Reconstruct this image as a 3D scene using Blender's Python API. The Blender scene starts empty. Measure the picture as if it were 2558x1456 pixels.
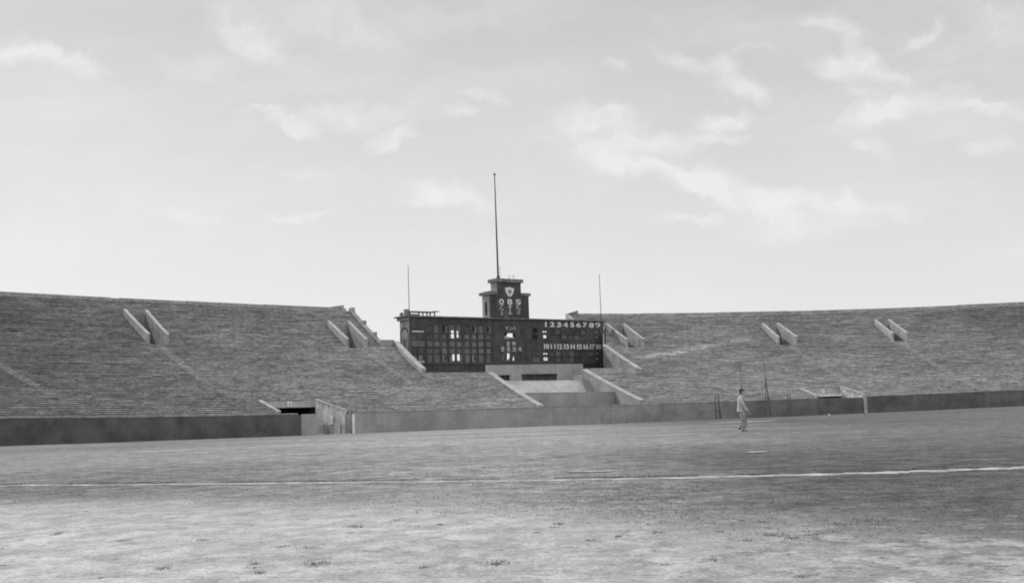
import bpy, math, random
import numpy as np
from mathutils import Vector
R = math.radians
S = bpy.context.scene
COL = S.collection
random.seed(7)
rng = np.random.default_rng(7)

# ---------------------------------------------------------------- camera
FP = 2900.0            # focal length in units of a 2558 px wide frame
ROLL = math.atan(0.032)
PITCH = math.atan(305.9 / FP)
CAMP = np.array([0.0, 0.0, 1.0])
F_ = np.array([0, math.cos(PITCH), math.sin(PITCH)])
R0 = np.array([1.0, 0, 0]); U0 = np.cross(R0, F_)
RT = R0 * math.cos(ROLL) - U0 * math.sin(ROLL)
UP = U0 * math.cos(ROLL) + R0 * math.sin(ROLL)
cam_d = bpy.data.cameras.new("camera"); cam = bpy.data.objects.new("camera", cam_d); COL.objects.link(cam)
from mathutils import Matrix
M = Matrix(((RT[0], UP[0], -F_[0], CAMP[0]), (RT[1], UP[1], -F_[1], CAMP[1]), (RT[2], UP[2], -F_[2], CAMP[2]), (0, 0, 0, 1)))
cam.matrix_world = M
cam_d.sensor_width = 36; cam_d.lens = 36 * FP / 2558; cam_d.clip_end = 6000; cam_d.clip_start = 0.1
S.camera = cam

def ray(px, py):
    d = F_ * FP + RT * (px - 1279) - UP * (py - 728)
    return d / d[1]
def proj(p):
    v = np.asarray(p, float) - CAMP
    z = v @ F_
    return 1279 + FP * (v @ RT) / z, 728 - FP * (v @ UP) / z

# ---------------------------------------------------------------- light
SUN_EL = R(38); SUN_AZ = R(-46)   # azimuth from +Y, towards -X
sund = Vector((math.sin(SUN_AZ) * math.cos(SUN_EL), math.cos(SUN_AZ) * math.cos(SUN_EL), math.sin(SUN_EL)))
sl = bpy.data.lights.new("sun", 'SUN'); sl.energy = 2.1; sl.angle = R(0.6); sl.color = (1, 1, 1)
so = bpy.data.objects.new("sun", sl); COL.objects.link(so)
so.rotation_euler = sund.to_track_quat('Z', 'Y').to_euler()

S.view_settings.view_transform = 'Standard'
S.view_settings.look = 'None'
S.view_settings.exposure = 0.35
S.view_settings.gamma = 1.0
S.view_settings.use_curve_mapping = False
S.cycles.max_bounces = 5
S.cycles.filter_width = 1.9

W = bpy.data.worlds.new("World"); S.world = W; W.use_nodes = True
nt = W.node_tree
for n in list(nt.nodes): nt.nodes.remove(n)
class NT:
    def __init__(s, t): s.t = t
    def n(s, ty, **kw):
        o = s.t.nodes.new(ty)
        for k, v in kw.items(): setattr(o, k, v)
        return o
    def link(s, a, b): s.t.links.new(a, b)
    def put(s, sock, v):
        if isinstance(v, bpy.types.NodeSocket): s.link(v, sock)
        elif v is not None: sock.default_value = v
    def math(s, op, a, b=None, c=None, clamp=False):
        o = s.n('ShaderNodeMath', operation=op, use_clamp=clamp)
        for i, v in enumerate((a, b, c)): s.put(o.inputs[i], v) if v is not None else None
        return o.outputs[0]
    def vmath(s, op, a, b=None):
        o = s.n('ShaderNodeVectorMath', operation=op)
        s.put(o.inputs[0], a)
        if b is not None: s.put(o.inputs[1], b)
        return o.outputs['Value'] if op in ('LENGTH', 'DOT_PRODUCT') else o.outputs[0]
    def mapr(s, v, a, b, c=0.0, d=1.0, smooth=True):
        o = s.n('ShaderNodeMapRange'); o.interpolation_type = 'SMOOTHSTEP' if smooth else 'LINEAR'
        s.put(o.inputs[0], v)
        for i, x in zip((1, 2, 3, 4), (a, b, c, d)): s.put(o.inputs[i], x)
        return o.outputs[0]
    def noise(s, vec, scale, detail=4, rough=0.55, dist=0.0, out=0):
        o = s.n('ShaderNodeTexNoise'); s.put(o.inputs['Vector'], vec)
        o.inputs['Scale'].default_value = scale; o.inputs['Detail'].default_value = detail
        o.inputs['Roughness'].default_value = rough; o.inputs['Distortion'].default_value = dist
        return o.outputs[out]
    def mapping(s, vec, loc=(0, 0, 0), rot=(0, 0, 0), sc=(1, 1, 1), ty='POINT'):
        o = s.n('ShaderNodeMapping', vector_type=ty); s.put(o.inputs[0], vec)
        o.inputs[1].default_value = loc; o.inputs[2].default_value = rot; o.inputs[3].default_value = sc
        return o.outputs[0]
    def mix(s, f, a, b):   # float mix
        o = s.n('ShaderNodeMix', data_type='FLOAT'); s.put(o.inputs[0], f); s.put(o.inputs[2], a); s.put(o.inputs[3], b)
        return o.outputs[0]
    def comb(s, x, y, z=0.0):
        o = s.n('ShaderNodeCombineXYZ')
        for i, v in enumerate((x, y, z)): s.put(o.inputs[i], v)
        return o.outputs[0]

w_ = NT(nt)
sky = w_.n('ShaderNodeTexSky', sky_type='NISHITA', sun_disc=False, sun_elevation=SUN_EL, sun_rotation=SUN_AZ)
sky.air_density = 1.0; sky.dust_density = 2.5; sky.ozone_density = 1.0
bw = w_.n('ShaderNodeRGBToBW'); w_.link(sky.outputs[0], bw.inputs[0])
tc = w_.n('ShaderNodeTexCoord')
sx = w_.n('ShaderNodeSeparateXYZ'); w_.link(tc.outputs['Generated'], sx.inputs[0])
yy = w_.math('MAXIMUM', sx.outputs[1], 0.08)
uu = w_.math('DIVIDE', sx.outputs[0], yy); vv = w_.math('DIVIDE', sx.outputs[2], yy)
uv = w_.comb(uu, vv, 0.0)
wn = w_.noise(uv, 9.0, 5, 0.6, 0.0, 1)
wn2 = w_.noise(uv, 34.0, 3, 0.6, 0.0, 1)
off = w_.vmath('SUBTRACT', wn, (0.5, 0.5, 0.5))
sc1 = w_.n('ShaderNodeVectorMath', operation='SCALE'); w_.link(off, sc1.inputs[0]); sc1.inputs[3].default_value = 0.055
off2 = w_.vmath('SUBTRACT', wn2, (0.5, 0.5, 0.5))
sc2 = w_.n('ShaderNodeVectorMath', operation='SCALE'); w_.link(off2, sc2.inputs[0]); sc2.inputs[3].default_value = 0.030
uvw = w_.vmath('ADD', w_.vmath('ADD', uv, sc1.outputs[0]), sc2.outputs[0])
CL = [(290,290,210,60,25,1.0),(30,230,150,60,0,.8),(1150,130,240,110,35,.95),(1560,100,400,120,20,.5),(1230,520,130,22,5,.8),
 (1350,590,150,40,22,.8),(1650,540,320,60,0,.6),(1850,635,115,45,-10,1.),(2300,480,130,30,5,.7),(2180,570,110,25,0,.5),
 (2120,910,220,50,12,.85),(2000,950,130,42,0,.6),(1430,1035,160,24,-3,.75),(900,1045,250,22,3,.45),(1430,820,120,35,20,.4),
 (100,1130,450,100,0,.45),(950,300,250,60,0,.35)]
CR = [(400,540,230,60,5,.9),(550,640,400,60,8,.8),(620,780,420,60,18,1.),(980,560,125,55,-10,.9),(1000,640,140,24,-5,.7),
 (1050,880,300,80,20,.9),(1300,980,300,80,12,.8),(1500,960,180,45,10,.8),(1800,1010,160,50,10,.6),(830,1030,200,28,0,.6),
 (1400,1080,350,50,5,.5),(980,300,95,60,20,.75),(1100,400,120,45,20,.8),(800,270,160,40,35,.5),(1130,230,130,28,5,.5),
 (1550,330,160,60,10,.85),(1680,300,110,70,25,.85),(1800,380,110,32,25,.65),(1590,210,60,60,0,.5),(1800,540,300,60,-10,.95),
 (2250,500,250,38,0,.8),(1670,720,110,45,20,.75),(2250,690,150,35,-10,.6),(1500,110,200,50,15,.5),(1930,160,150,35,-30,.5),
 (2280,90,170,90,30,.6),(480,280,90,34,10,.5),(1640,450,100,45,20,.45)]
acc = None
for (zx, zy, rx, ry, rot, st), ox in [(c, 0) for c in CL] + [(c, 1279) for c in CR]:
    px, py = ox + zx / 1.882, zy / 1.882
    d = ray(px, py)
    rx /= 1.882 * FP / 1.35; ry /= 1.882 * FP / 1.55
    m = w_.mapping(uvw, (d[0], d[2], 0), (0, 0, R(-rot) + ROLL), (rx, ry, 1), 'TEXTURE')
    m = w_.vmath('MULTIPLY', m, (1, 1, 0))
    l = w_.vmath('LENGTH', m)
    v = w_.mapr(l, 1.0, 0.15, 0.0, st)
    acc = v if acc is None else w_.math('ADD', w_.math('MULTIPLY', acc, 1.0), v)
acc = w_.math('MINIMUM', acc, 1.25)
str_ = w_.noise(w_.mapping(uvw, sc=(4, 13, 1)), 1.0, 5, 0.6)
fine = w_.mapr(w_.noise(uvw, 20.0, 7, 0.7), 0.32, 0.64, 0.35, 1.1)
cl = w_.math('MULTIPLY', acc, fine)
cl = w_.math('ADD', cl, w_.mapr(str_, 0.40, 0.75, 0.0, 0.45))
cl = w_.math('MINIMUM', cl, 1.0)
base = w_.math('MULTIPLY', bw.outputs[0], 0.075)                # clear-sky radiance
veil = w_.mapr(vv, 0.0, 0.36, 0.725, 0.485, False)                 # thin high overcast, brighter low down
skyv = w_.mix(0.85, base, veil)
skyc = w_.mix(w_.math('MULTIPLY', cl, 0.62), skyv, 0.725)
# the unseen sky behind the camera: brightness added to fill the shaded faces
skyc = w_.math('MULTIPLY', skyc, w_.mapr(sx.outputs[1], 0.15, -0.6, 1.0, 1.75))
bg = w_.n('ShaderNodeBackground'); w_.link(skyc, bg.inputs[0]); bg.inputs[1].default_value = 1.0
wo = w_.n('ShaderNodeOutputWorld'); w_.link(bg.outputs[0], wo.inputs[0])

# ---------------------------------------------------------------- materials
def mat(name, alb, var=0.15, scale=1.0, rough=0.9, bump=0.0, bscale=20.0, streak=0.0, spec=0.2, fine=0.0):
    m = bpy.data.materials.new(name); m.use_nodes = True
    t = NT(m.node_tree); b = m.node_tree.nodes['Principled BSDF']
    g = t.n('ShaderNodeNewGeometry'); P = g.outputs['Position']
    a = t.noise(P, scale, 5, 0.6)
    v = t.mapr(a, 0.3, 0.7, alb * (1 - var), alb * (1 + var))
    if streak:
        s_ = t.noise(t.mapping(P, sc=(1.6, 1.6, 0.12)), 1.3, 4, 0.6)
        v = t.math('MULTIPLY', v, t.mapr(s_, 0.35, 0.7, 1 - streak, 1 + streak * 0.5))
    if fine:
        f = t.noise(P, 9.0, 3, 0.6)
        v = t.math('MULTIPLY', v, t.mapr(f, 0.3, 0.7, 1 - fine, 1 + fine))
    t.link(v, b.inputs['Base Color'])
    b.inputs['Roughness'].default_value = rough
    b.inputs['Specular IOR Level'].default_value = spec
    if bump:
        bn = t.n('ShaderNodeBump'); bn.inputs['Strength'].default_value = bump
        t.link(t.noise(P, bscale, 4, 0.6), bn.inputs['Height']); t.link(bn.outputs[0], b.inputs['Normal'])
    return m
M_ = {}
M_['conc'] = mat('weathered_concrete', .36, .22, .6, streak=.2, fine=.08)
M_['conc_light'] = mat('pale_concrete', .29, .22, .8, streak=.12, fine=.14)
M_['lime'] = mat('flaking_limewash', .60, .32, .7, streak=.12, fine=.2)
M_['lintel'] = mat('pale_lintel_concrete', .46, .18, 1.0, streak=.15, fine=.15)
M_['cap'] = mat('bright_concrete_cap', .39, .22, 1.0, fine=.16)  # paler than the walls: sunlit parapet tops painted into the albedo
M_['white'] = mat('white_paint_worn', .75, .15, 1.5)
M_['wall_dark'] = mat('dark_painted_wall', .108, .25, .5, streak=.06, fine=.18)
M_['wall_dark2'] = mat('dark_painted_wall_right', .13, .25, .5, streak=.06, fine=.18)
M_['wall_mid'] = mat('grey_painted_wall', .31, .16, .35, streak=.05, fine=.12)
M_['wall_mid2'] = mat('faded_painted_wall', .34, .16, .4, streak=.05, fine=.12)
M_['wall_trans'] = mat('stained_and_shaded_grey_wall', .27, .25, .3, streak=.08, fine=.15)
def fade_along_x(m, x0, x1, f):      # base colour multiplied by a factor that ramps along X
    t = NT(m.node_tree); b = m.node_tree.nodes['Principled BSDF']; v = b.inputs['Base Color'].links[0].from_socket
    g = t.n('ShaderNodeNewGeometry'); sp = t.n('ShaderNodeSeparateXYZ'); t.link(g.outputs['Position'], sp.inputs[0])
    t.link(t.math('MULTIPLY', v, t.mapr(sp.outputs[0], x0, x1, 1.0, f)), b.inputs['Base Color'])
fade_along_x(M_['wall_trans'], 17, 38, .58)
M_['stair'] = mat('worn_stair_concrete', .33, .3, 1.2, streak=.2, fine=.15)
M_['board'] = mat('board_dark_paint', .088, .25, .7, streak=.2, fine=.12)
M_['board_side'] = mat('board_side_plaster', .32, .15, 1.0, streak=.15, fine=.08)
M_['board_trim'] = mat('board_trim_paint', .085, .2, 1.0, fine=.1)
M_['cornice'] = mat('cornice_concrete', .2, .25, 1.0, streak=.2)
M_['shut_a'] = mat('shutter_grey', .215, .2, 1.3, streak=.2)
M_['shut_b'] = mat('shutter_dim', .165, .2, 1.3, streak=.2)
M_['shut_c'] = mat('shutter_pale', .30, .2, 1.3, streak=.2)
M_['shut_d'] = mat('shutter_dark', .10, .2, 1.3, streak=.2)
M_['shut_r'] = mat('score_slot_dark', .125, .2, 1.3, streak=.2)
M_['letter'] = mat('letter_paint', .72, .08, 2.0)
M_['letter2'] = mat('letter_paint_dull', .64, .12, 2.0)
M_['bar'] = mat('light_bar_paint', .50, .12, 2.0)
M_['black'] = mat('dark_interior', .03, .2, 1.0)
M_['metal'] = mat('dark_pole_metal', .06, .2, 3.0, rough=.6, spec=.4)
M_['post_dark'] = mat('tarred_post', .11, .25, 3.0)
M_['shrub'] = mat('shrub_leaf', .10, .4, 5.0)
M_['worn'] = mat('faded_lime', .35, .2, 1.5, fine=.2)
M_['chalk'] = mat('chalk_dust', .39, .3, 2.0, fine=.15)

# seating material: by (along, across) metres in the UV map
def seat_mat():
    m = bpy.data.materials.new('mossy_concrete_seating'); m.use_nodes = True
    t = NT(m.node_tree); b = m.node_tree.nodes['Principled BSDF']
    u = t.n('ShaderNodeUVMap'); u.uv_map = 'UVMap'; V = u.outputs[0]
    big = t.noise(t.mapping(V, sc=(.05, .09, 1)), 1.0, 4, .6)
    mid = t.noise(t.mapping(V, sc=(.5, 1.1, 1)), 1.0, 4, .65)
    row = t.noise(t.mapping(V, sc=(.30, 1.27, 1)), 1.0, 3, .6)
    fin = t.noise(t.mapping(V, sc=(1.9, 2.6, 1)), 1.0, 4, .75)
    spt = t.noise(t.mapping(V, sc=(.9, 1.5, 1)), 1.0, 2, .5)
    v = t.mapr(big, .3, .7, .365, .49)
    v = t.math('MULTIPLY', v, t.mapr(mid, .32, .68, .80, 1.2))
    v = t.math('MULTIPLY', v, t.mapr(row, .3, .7, .83, 1.17))
    v = t.math('MULTIPLY', v, t.mapr(fin, .32, .68, .74, 1.30)); v = t.math('MULTIPLY', v, t.mapr(spt, .27, .36, .62, 1.0))
    g = t.n('ShaderNodeNewGeometry'); sp = t.n('ShaderNodeSeparateXYZ'); t.link(g.outputs['Position'], sp.inputs[0])
    return m, t, b, v, V
sm, st_, sb, sv, sV = seat_mat(); M_['seat'] = sm
# ---------------------------------------------------------------- mesh helpers
def tag(o, label=None, cat=None, group=None, kind=None):
    if label: o['label'] = label
    if cat: o['category'] = cat
    if group: o['group'] = group
    if kind: o['kind'] = kind
    return o
def empty(name, loc, label, cat, group=None):
    o = bpy.data.objects.new(name, None); COL.objects.link(o); o.location = Vector([float(x) for x in loc]); o.empty_display_size = .3
    return tag(o, label, cat, group)
def origin(o):
    v = np.zeros(3)
    while o is not None:
        v += np.array(o.location); o = o.parent
    return v
class MB:
    def __init__(s): s.v = []; s.f = []; s.uv = []
    def add(s, vs, fs, uvs=None):
        n = len(s.v); s.v += [tuple(map(float, v)) for v in vs]; s.f += [tuple(n + i for i in f) for f in fs]
        s.uv += list(uvs) if uvs is not None else [(0, 0)] * len(vs)
    def quad(s, a, b, c, d): s.add((a, b, c, d), ((0, 1, 2, 3),))
    def hexa(s, P):   # 8 points: bottom 4 (ccw), top 4
        s.add(P, ((0, 3, 2, 1), (4, 5, 6, 7), (0, 1, 5, 4), (1, 2, 6, 5), (2, 3, 7, 6), (3, 0, 4, 7)))
    def box(s, x0, x1, y0, y1, z0, z1, T=None):
        P = [(x0, y0, z0), (x1, y0, z0), (x1, y1, z0), (x0, y1, z0), (x0, y0, z1), (x1, y0, z1), (x1, y1, z1), (x0, y1, z1)]
        if T: P = [T(*p) for p in P]
        s.hexa(P)
    def tube(s, pts, rad, n=8, cap=True, sq=1.0):
        pts = [np.array(p, float) for p in pts]; k = len(pts)
        if not hasattr(rad, '__len__'): rad = [rad] * k
        base = len(s.v); vs = []
        for i, p in enumerate(pts):
            d = pts[min(i + 1, k - 1)] - pts[max(i - 1, 0)]; d /= np.linalg.norm(d) + 1e-9
            a = np.cross(d, (0, 0, 1.0) if abs(d[2]) < .9 else (1.0, 0, 0)); a /= np.linalg.norm(a); b = np.cross(d, a)
            for j in range(n):
                t = 2 * math.pi * j / n
                vs.append(p + rad[i] * (a * math.cos(t) + b * math.sin(t) * sq))
        fs = [(i * n + j, i * n + (j + 1) % n, (i + 1) * n + (j + 1) % n, (i + 1) * n + j) for i in range(k - 1) for j in range(n)]
        if cap: fs += [tuple(range(n))[::-1], tuple((k - 1) * n + j for j in range(n))]
        s.add(vs, fs)
    def ball(s, c, rx, ry, rz, nu=10, nv=7):
        vs = []; fs = []
        for i in range(nv + 1):
            a = math.pi * i / nv
            for j in range(nu):
                t = 2 * math.pi * j / nu
                vs.append((c[0] + rx * math.sin(a) * math.cos(t), c[1] + ry * math.sin(a) * math.sin(t), c[2] + rz * math.cos(a)))
        for i in range(nv):
            for j in range(nu):
                fs.append((i * nu + j, (i + 1) * nu + j, (i + 1) * nu + (j + 1) % nu, i * nu + (j + 1) % nu))
        s.add(vs, fs)
    def build(s, name, m, parent=None, smooth=False, loc=None, label=None):
        o_ = origin(parent) if parent is not None else np.zeros(3)
        if loc is not None: loc = np.array([float(x) for x in loc]); off = loc
        else: off = o_
        me = bpy.data.meshes.new(name)
        me.from_pydata([tuple(np.array(v) - off) for v in s.v], [], s.f)
        me.validate(); 
        if any(u != (0, 0) for u in s.uv):
            ul = me.uv_layers.new(name='UVMap')
            idx = np.zeros(len(me.loops), int); me.loops.foreach_get('vertex_index', idx)
            ul.data.foreach_set('uv', np.array(s.uv, float)[idx].ravel())
        me.materials.append(m)
        if smooth: me.polygons.foreach_set('use_smooth', [True] * len(me.polygons))
        me.update()
        o = bpy.data.objects.new(name, me); COL.objects.link(o)
        if parent is not None: o.parent = parent
        if loc is not None: o.location = Vector(tuple(off - o_))
        if label: o['label'] = label
        return o

# ---------------------------------------------------------------- stadium plan
CTL = [(-86, 22), (-80, 42), (-70, 62), (-60, 79), (-45, 101), (-33, 113), (-20, 122.5), (0, 134), (20, 142.6), (38, 147.8), (55, 150.3), (68, 150.4), (84, 148), (102, 142), (120, 132), (136, 118), (150, 100)]
def catmull(P, n=40):
    P = [np.array(p, float) for p in P]; P = [2 * P[0] - P[1]] + P + [2 * P[-1] - P[-2]]; out = []
    for i in range(1, len(P) - 2):
        for k in range(n):
            t = k / n
            out.append(.5 * ((2 * P[i]) + (-P[i-1] + P[i+1]) * t + (2*P[i-1] - 5*P[i] + 4*P[i+1] - P[i+2]) * t*t + (-P[i-1] + 3*P[i] - 3*P[i+1] + P[i+2]) * t**3))
    out.append(P[-2]); return np.array(out)
CP = catmull(CTL)
k_ = np.ones(41) / 41; pad = 20
sm_ = np.stack([np.convolve(np.pad(CP[:, i], pad, mode='reflect', reflect_type='odd'), k_, 'valid') for i in range(2)], 1); CP = sm_
seg = np.linalg.norm(np.diff(CP, axis=0), axis=1); AL = np.concatenate([[0], np.cumsum(seg)])
i0 = int(np.argmin(abs(CP[:, 0] / CP[:, 1] - (640 - 1279) / FP))); AL = AL - AL[i0]      # u = 0 near the left gate
UMIN, UMAX = AL[0] + .5, AL[-1] - .5
def P2(u):
    return np.array([np.interp(u, AL, CP[:, 0]), np.interp(u, AL, CP[:, 1])])
def N2(u):
    t = P2(u + .6) - P2(u - .6); t /= np.linalg.norm(t); return np.array([-t[1], t[0]])
def plan(u, w): return P2(u) + N2(u) * w

# measured wall top / wall foot in the picture
WD = np.array([(45,1044,1112.4),(211,1041.7,1106.4),(376,1040,1101),(512,1038.7,1094.7),(640,1036,1092.2),(721,1034.2,1088.6),(910,1031.3,1081.6),(1094,1026.5,1075),(1141,1024.5,1071.7),(1323,1017.4,1064),(1482,1012.4,1058.7),(1640,1008.3,1053),(1753,1004.9,1047.9),(1915,1000.2,1042),(2023,996,1037.6),(2110,993,1034),(2278,984.4,1025.8),(2417,979.5,1020),(2529,974.7,1014.6)])
def hit_curve(px, py, w=0.0):
    """point of the vertical sheet at offset w met by the pixel's ray -> (u, z, point)"""
    r = ray(px, py)
    us = np.linspace(UMIN, UMAX, 500); q = np.array([plan(u, w) for u in us])
    g = q[:, 0] - r[0] * q[:, 1]
    ks = [i for i in range(len(us) - 1) if g[i] * g[i+1] <= 0 and q[i, 1] > 5]
    i = ks[0]; a, b = us[i], us[i+1]
    for _ in range(25):
        m = (a + b) / 2; pm = plan(m, w); gm = pm[0] - r[0] * pm[1]
        if (gm > 0) == (g[i] > 0): a = m
        else: b = m
    p = plan((a + b) / 2, w); return (a + b) / 2, 1 + r[2] * p[1], np.array([p[0], p[1], 1 + r[2] * p[1]])
WST = 46.0
hu = []; hb = []; ht = []
for x, t, b in WD:
    u, z, _ = hit_curve(x, b); u2, z2, _ = hit_curve(x, t); hu.append(u); hb.append(z); ht.append(z2)
hu = np.array(hu)
cb = np.polyfit(hu, hb, 4); ct = np.polyfit(hu, ht, 4)
def ZB(u): return float(np.polyval(cb, np.clip(u, hu[0], hu[-1])))
def ZT(u): return float(np.polyval(ct, np.clip(u, hu[0], hu[-1])))
TOP = [(0,726),(277,743),(560,754.5),(860,769),(1425,783),(1520,782.3),(1855,778.5),(2200,770.3),(2400,762),(2558,754)]
tu = []; tz = []
for x, y in TOP:
    u, z, _ = hit_curve(x, y, WST); tu.append(u); tz.append(z)
ctop = np.polyfit(tu, tz, 4)
def ZTOP(u): return float(np.polyval(ctop, np.clip(u, tu[0], tu[-1])))
RIM = 0.55
def prof(w):
    f = lambda w: .24 * w + .00185 * w * w
    return f(w) / f(WST)
def ZS(u, w): return ZT(u) + .02 + prof(w) * (ZTOP(u) - RIM - ZT(u))
def surf(u, w, dz=0.0):
    p = plan(u, w); return np.array([p[0], p[1], ZS(u, w) + dz])
def inv(px, py, g=None):
    best = None
    for w0 in np.linspace(0, WST, 24):
        try: u, z, p = hit_curve(px, py, w0)
        except Exception: continue
        e = z - ZS(u, w0)
        if best is not None and best[2] * e <= 0:
            a, b = best[0], w0; ea = best[2]
            for _ in range(22):
                m = (a + b) / 2; u, z, p = hit_curve(px, py, m); em = z - ZS(u, m)
                if (em > 0) == (ea > 0): a = m
                else: b = m
            return u, (a + b) / 2
        best = (u, w0, e); best = (w0, u, e)
    return None
def inv_safe(px, py):
    r = inv(px, py)
    if r is None: print('inv failed', px, py)
    return r

sxyz = st_.n('ShaderNodeSeparateXYZ'); st_.link(sV, sxyz.inputs[0])
# tone: paler middle and low rows; darker far left, far right and top rows
dark_l = st_.mapr(sxyz.outputs[0], -26.0, 24.0, .62, 1.0)
dark_r = st_.mapr(sxyz.outputs[0], 86.0, 140.0, 1.0, .68)
up = st_.mapr(sxyz.outputs[1], 2.0, 42.0, 1.12, .80, False)
sv = st_.math('MULTIPLY', sv, st_.math('MULTIPLY', st_.math('MULTIPLY', dark_l, dark_r), up))
# a pale worn track of dust crossing the rows of the right stand
_a, _b = np.array(inv_safe(1600, 897)), np.array(inv_safe(1884, 848)); _L = float(np.linalg.norm(_b - _a)); _t = (_b - _a) / _L
_x = st_.math('ADD', st_.math('MULTIPLY', sxyz.outputs[0], float(_t[0])), st_.math('ADD', st_.math('MULTIPLY', sxyz.outputs[1], float(_t[1])), -float(_a @ _t)))
_n = np.array([-_t[1], _t[0]]); _y = st_.math('ADD', st_.math('MULTIPLY', sxyz.outputs[0], float(_n[0])), st_.math('ADD', st_.math('MULTIPLY', sxyz.outputs[1], float(_n[1])), -float(_a @ _n)))
_y = st_.math('ADD', _y, st_.math('MULTIPLY', st_.math('SUBTRACT', st_.noise(st_.mapping(sV, sc=(.3, .3, 1)), 1.0, 4, .6), .5), 3.5))
_m = st_.math('MULTIPLY', st_.mapr(st_.math('ABSOLUTE', _y), 1.3, .1), st_.math('MULTIPLY', st_.mapr(_x, -1.0, 2.0), st_.mapr(_x, _L + 1, _L - 3)))
sv = st_.math('MULTIPLY', sv, st_.math('ADD', 1.0, st_.math('MULTIPLY', _m, .5)))
st_.link(sv, sb.inputs['Base Color']); sb.inputs['Roughness'].default_value = .95; sb.inputs['Specular IOR Level'].default_value = .1


# portals: surface pixels (left upper, left lower, right upper, right lower)
PORT = [((316,793),(371,858),(366,797),(419,864)), ((822,817),(873,872),(870,821),(916,874)), ((1520,826),(1571,870),(1559,826),(1608,870)),
        ((1906,821),(1952,865),(1941,822),(1989,862)), ((2188,813),(2232,852),(2222,815),(2267,854))]
portals = []
for q in PORT:
    a = [inv_safe(*p) for p in q]
    wl = (a[1][1] + a[3][1]) / 2; wh = (a[0][1] + a[2][1]) / 2
    portals.append(dict(uL=(a[1][0], a[0][0]), uR=(a[3][0], a[2][0]), w0=wl, w1=wh))
    print('portal', [round(float(v), 1) for k in a for v in k])
# gap edges
gl = [inv_safe(*p) for p in ((1345,1017),(1217,933),(1052,937),(985,868),(950,866),(872,779))]
gr_ = [inv_safe(*p) for p in ((1607,1008),(1466,932),(1607,932),(1516,874),(1424,794))]
print('gl', [(round(float(a),1),round(float(b),1)) for a,b in gl]); print('gr', [(round(float(a),1),round(float(b),1)) for a,b in gr_])
gl[0] = (gl[0][0], 0.0); gr_[0] = (gr_[0][0], 0.0)
wA = (gl[1][1] + gl[2][1]) / 2; wB = (gl[3][1] + gl[4][1]) / 2
wC = (gr_[1][1] + gr_[2][1]) / 2
NR = 58; TR = WST / NR
snap = lambda w: round(w / TR) * TR
nA = inv_safe(1512, 868); nB = inv_safe(1511, 812); nU = lambda w: nA[0] + (nB[0] - nA[0]) * (w - nA[1]) / (nB[1] - nA[1])
W1N, W2N = snap(nA[1]), snap(41.5)
wA, wB, wC = snap(wA), snap(wB), snap(wC)
def lerp(a, b, t): return a + (b - a) * t
def uL(w):   # right end of the left stand at depth w
    if w <= wA: return lerp(gl[0][0], gl[1][0], w / wA)
    if w <= wB: return lerp(gl[2][0], gl[3][0], (w - wA) / (wB - wA))
    return lerp(gl[4][0], gl[5][0], (w - wB) / (WST - wB))
def uR(w):
    if w <= wC: return lerp(gr_[0][0], gr_[1][0], w / wC)
    if W1N < w < W2N: return nU(w)
    return lerp(gr_[2][0], gr_[4][0], (w - wC) / (gr_[4][1] - wC))
# lower gates: (surface px of parapet ends) left: (650,1005)-(701,1034); right: (787.5,1004)-(859.5,1035.6)
GATE = [((650,1005),(701,1035),(787.5,1004.5),(860,1032)), ((2003,975),(2046,996),(2102,973),(2157,991))]
gates = []
for q in GATE:
    a0 = inv_safe(*q[0]); b0 = inv_safe(*q[2])
    ul = hit_curve(*q[1])[0]; ur = hit_curve(*q[3])[0]
    gates.append(dict(uL=(ul, a0[0]), uR=(ur, b0[0]), w0=0.0, w1=(a0[1] + b0[1]) / 2))
    print('gate', {k: v for k, v in gates[-1].items()})
for p in portals + gates: p['w0'] = snap(p['w0']); p['w1'] = snap(p['w1'])
def holes(w):
    out = []
    for p in portals + gates:
        if p['w0'] - 1e-6 <= w - TR / 2 and w + TR / 2 <= p['w1'] + 1e-6:
            t = (w - p['w0']) / (p['w1'] - p['w0'])
            out.append((lerp(*p['uL'], t), lerp(*p['uR'], t)))
    return out
def seating(ulo, uhi, left):
    mb = MB()
    for k in range(NR):
        w0 = k * TR; w1 = w0 + TR; wm = w0 + TR / 2
        a = ulo if left else uR(wm); b = uL(wm) if left else uhi
        iv = [(a, b)]
        for h0, h1 in holes(wm):
            nx = []
            for x0, x1 in iv:
                if h1 <= x0 or h0 >= x1: nx.append((x0, x1)); continue
                if h0 > x0: nx.append((x0, h0))
                if h1 < x1: nx.append((h1, x1))
            iv = nx
        for x0, x1 in iv:
            n = max(1, int((x1 - x0) / 1.6)); us = np.linspace(x0, x1, n + 1); vs = []; uvs = []
            for u in us:
                P = P2(u); N = N2(u); za = ZS(u, w0); zb = ZS(u, w1)
                j = .010 * math.sin(u * 2.3 + k * 1.7) + .008 * math.sin(u * 7.1 + k * 5.0)
                hgt = zb - za
                for (w, z) in ((w0 + .24, za), (w0 + .24, za + hgt * .46), (w0, za + hgt * .46), (w0, zb + j), (w1 + .24, zb)):
                    p = P + N * w; vs.append((p[0], p[1], z)); uvs.append((u, w))
            fs = []
            for i in range(n):
                for q in range(4):
                    fs.append((i * 5 + q, (i + 1) * 5 + q, (i + 1) * 5 + q + 1, i * 5 + q + 1))
            mb.add(vs, fs, uvs)
    return mb
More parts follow.
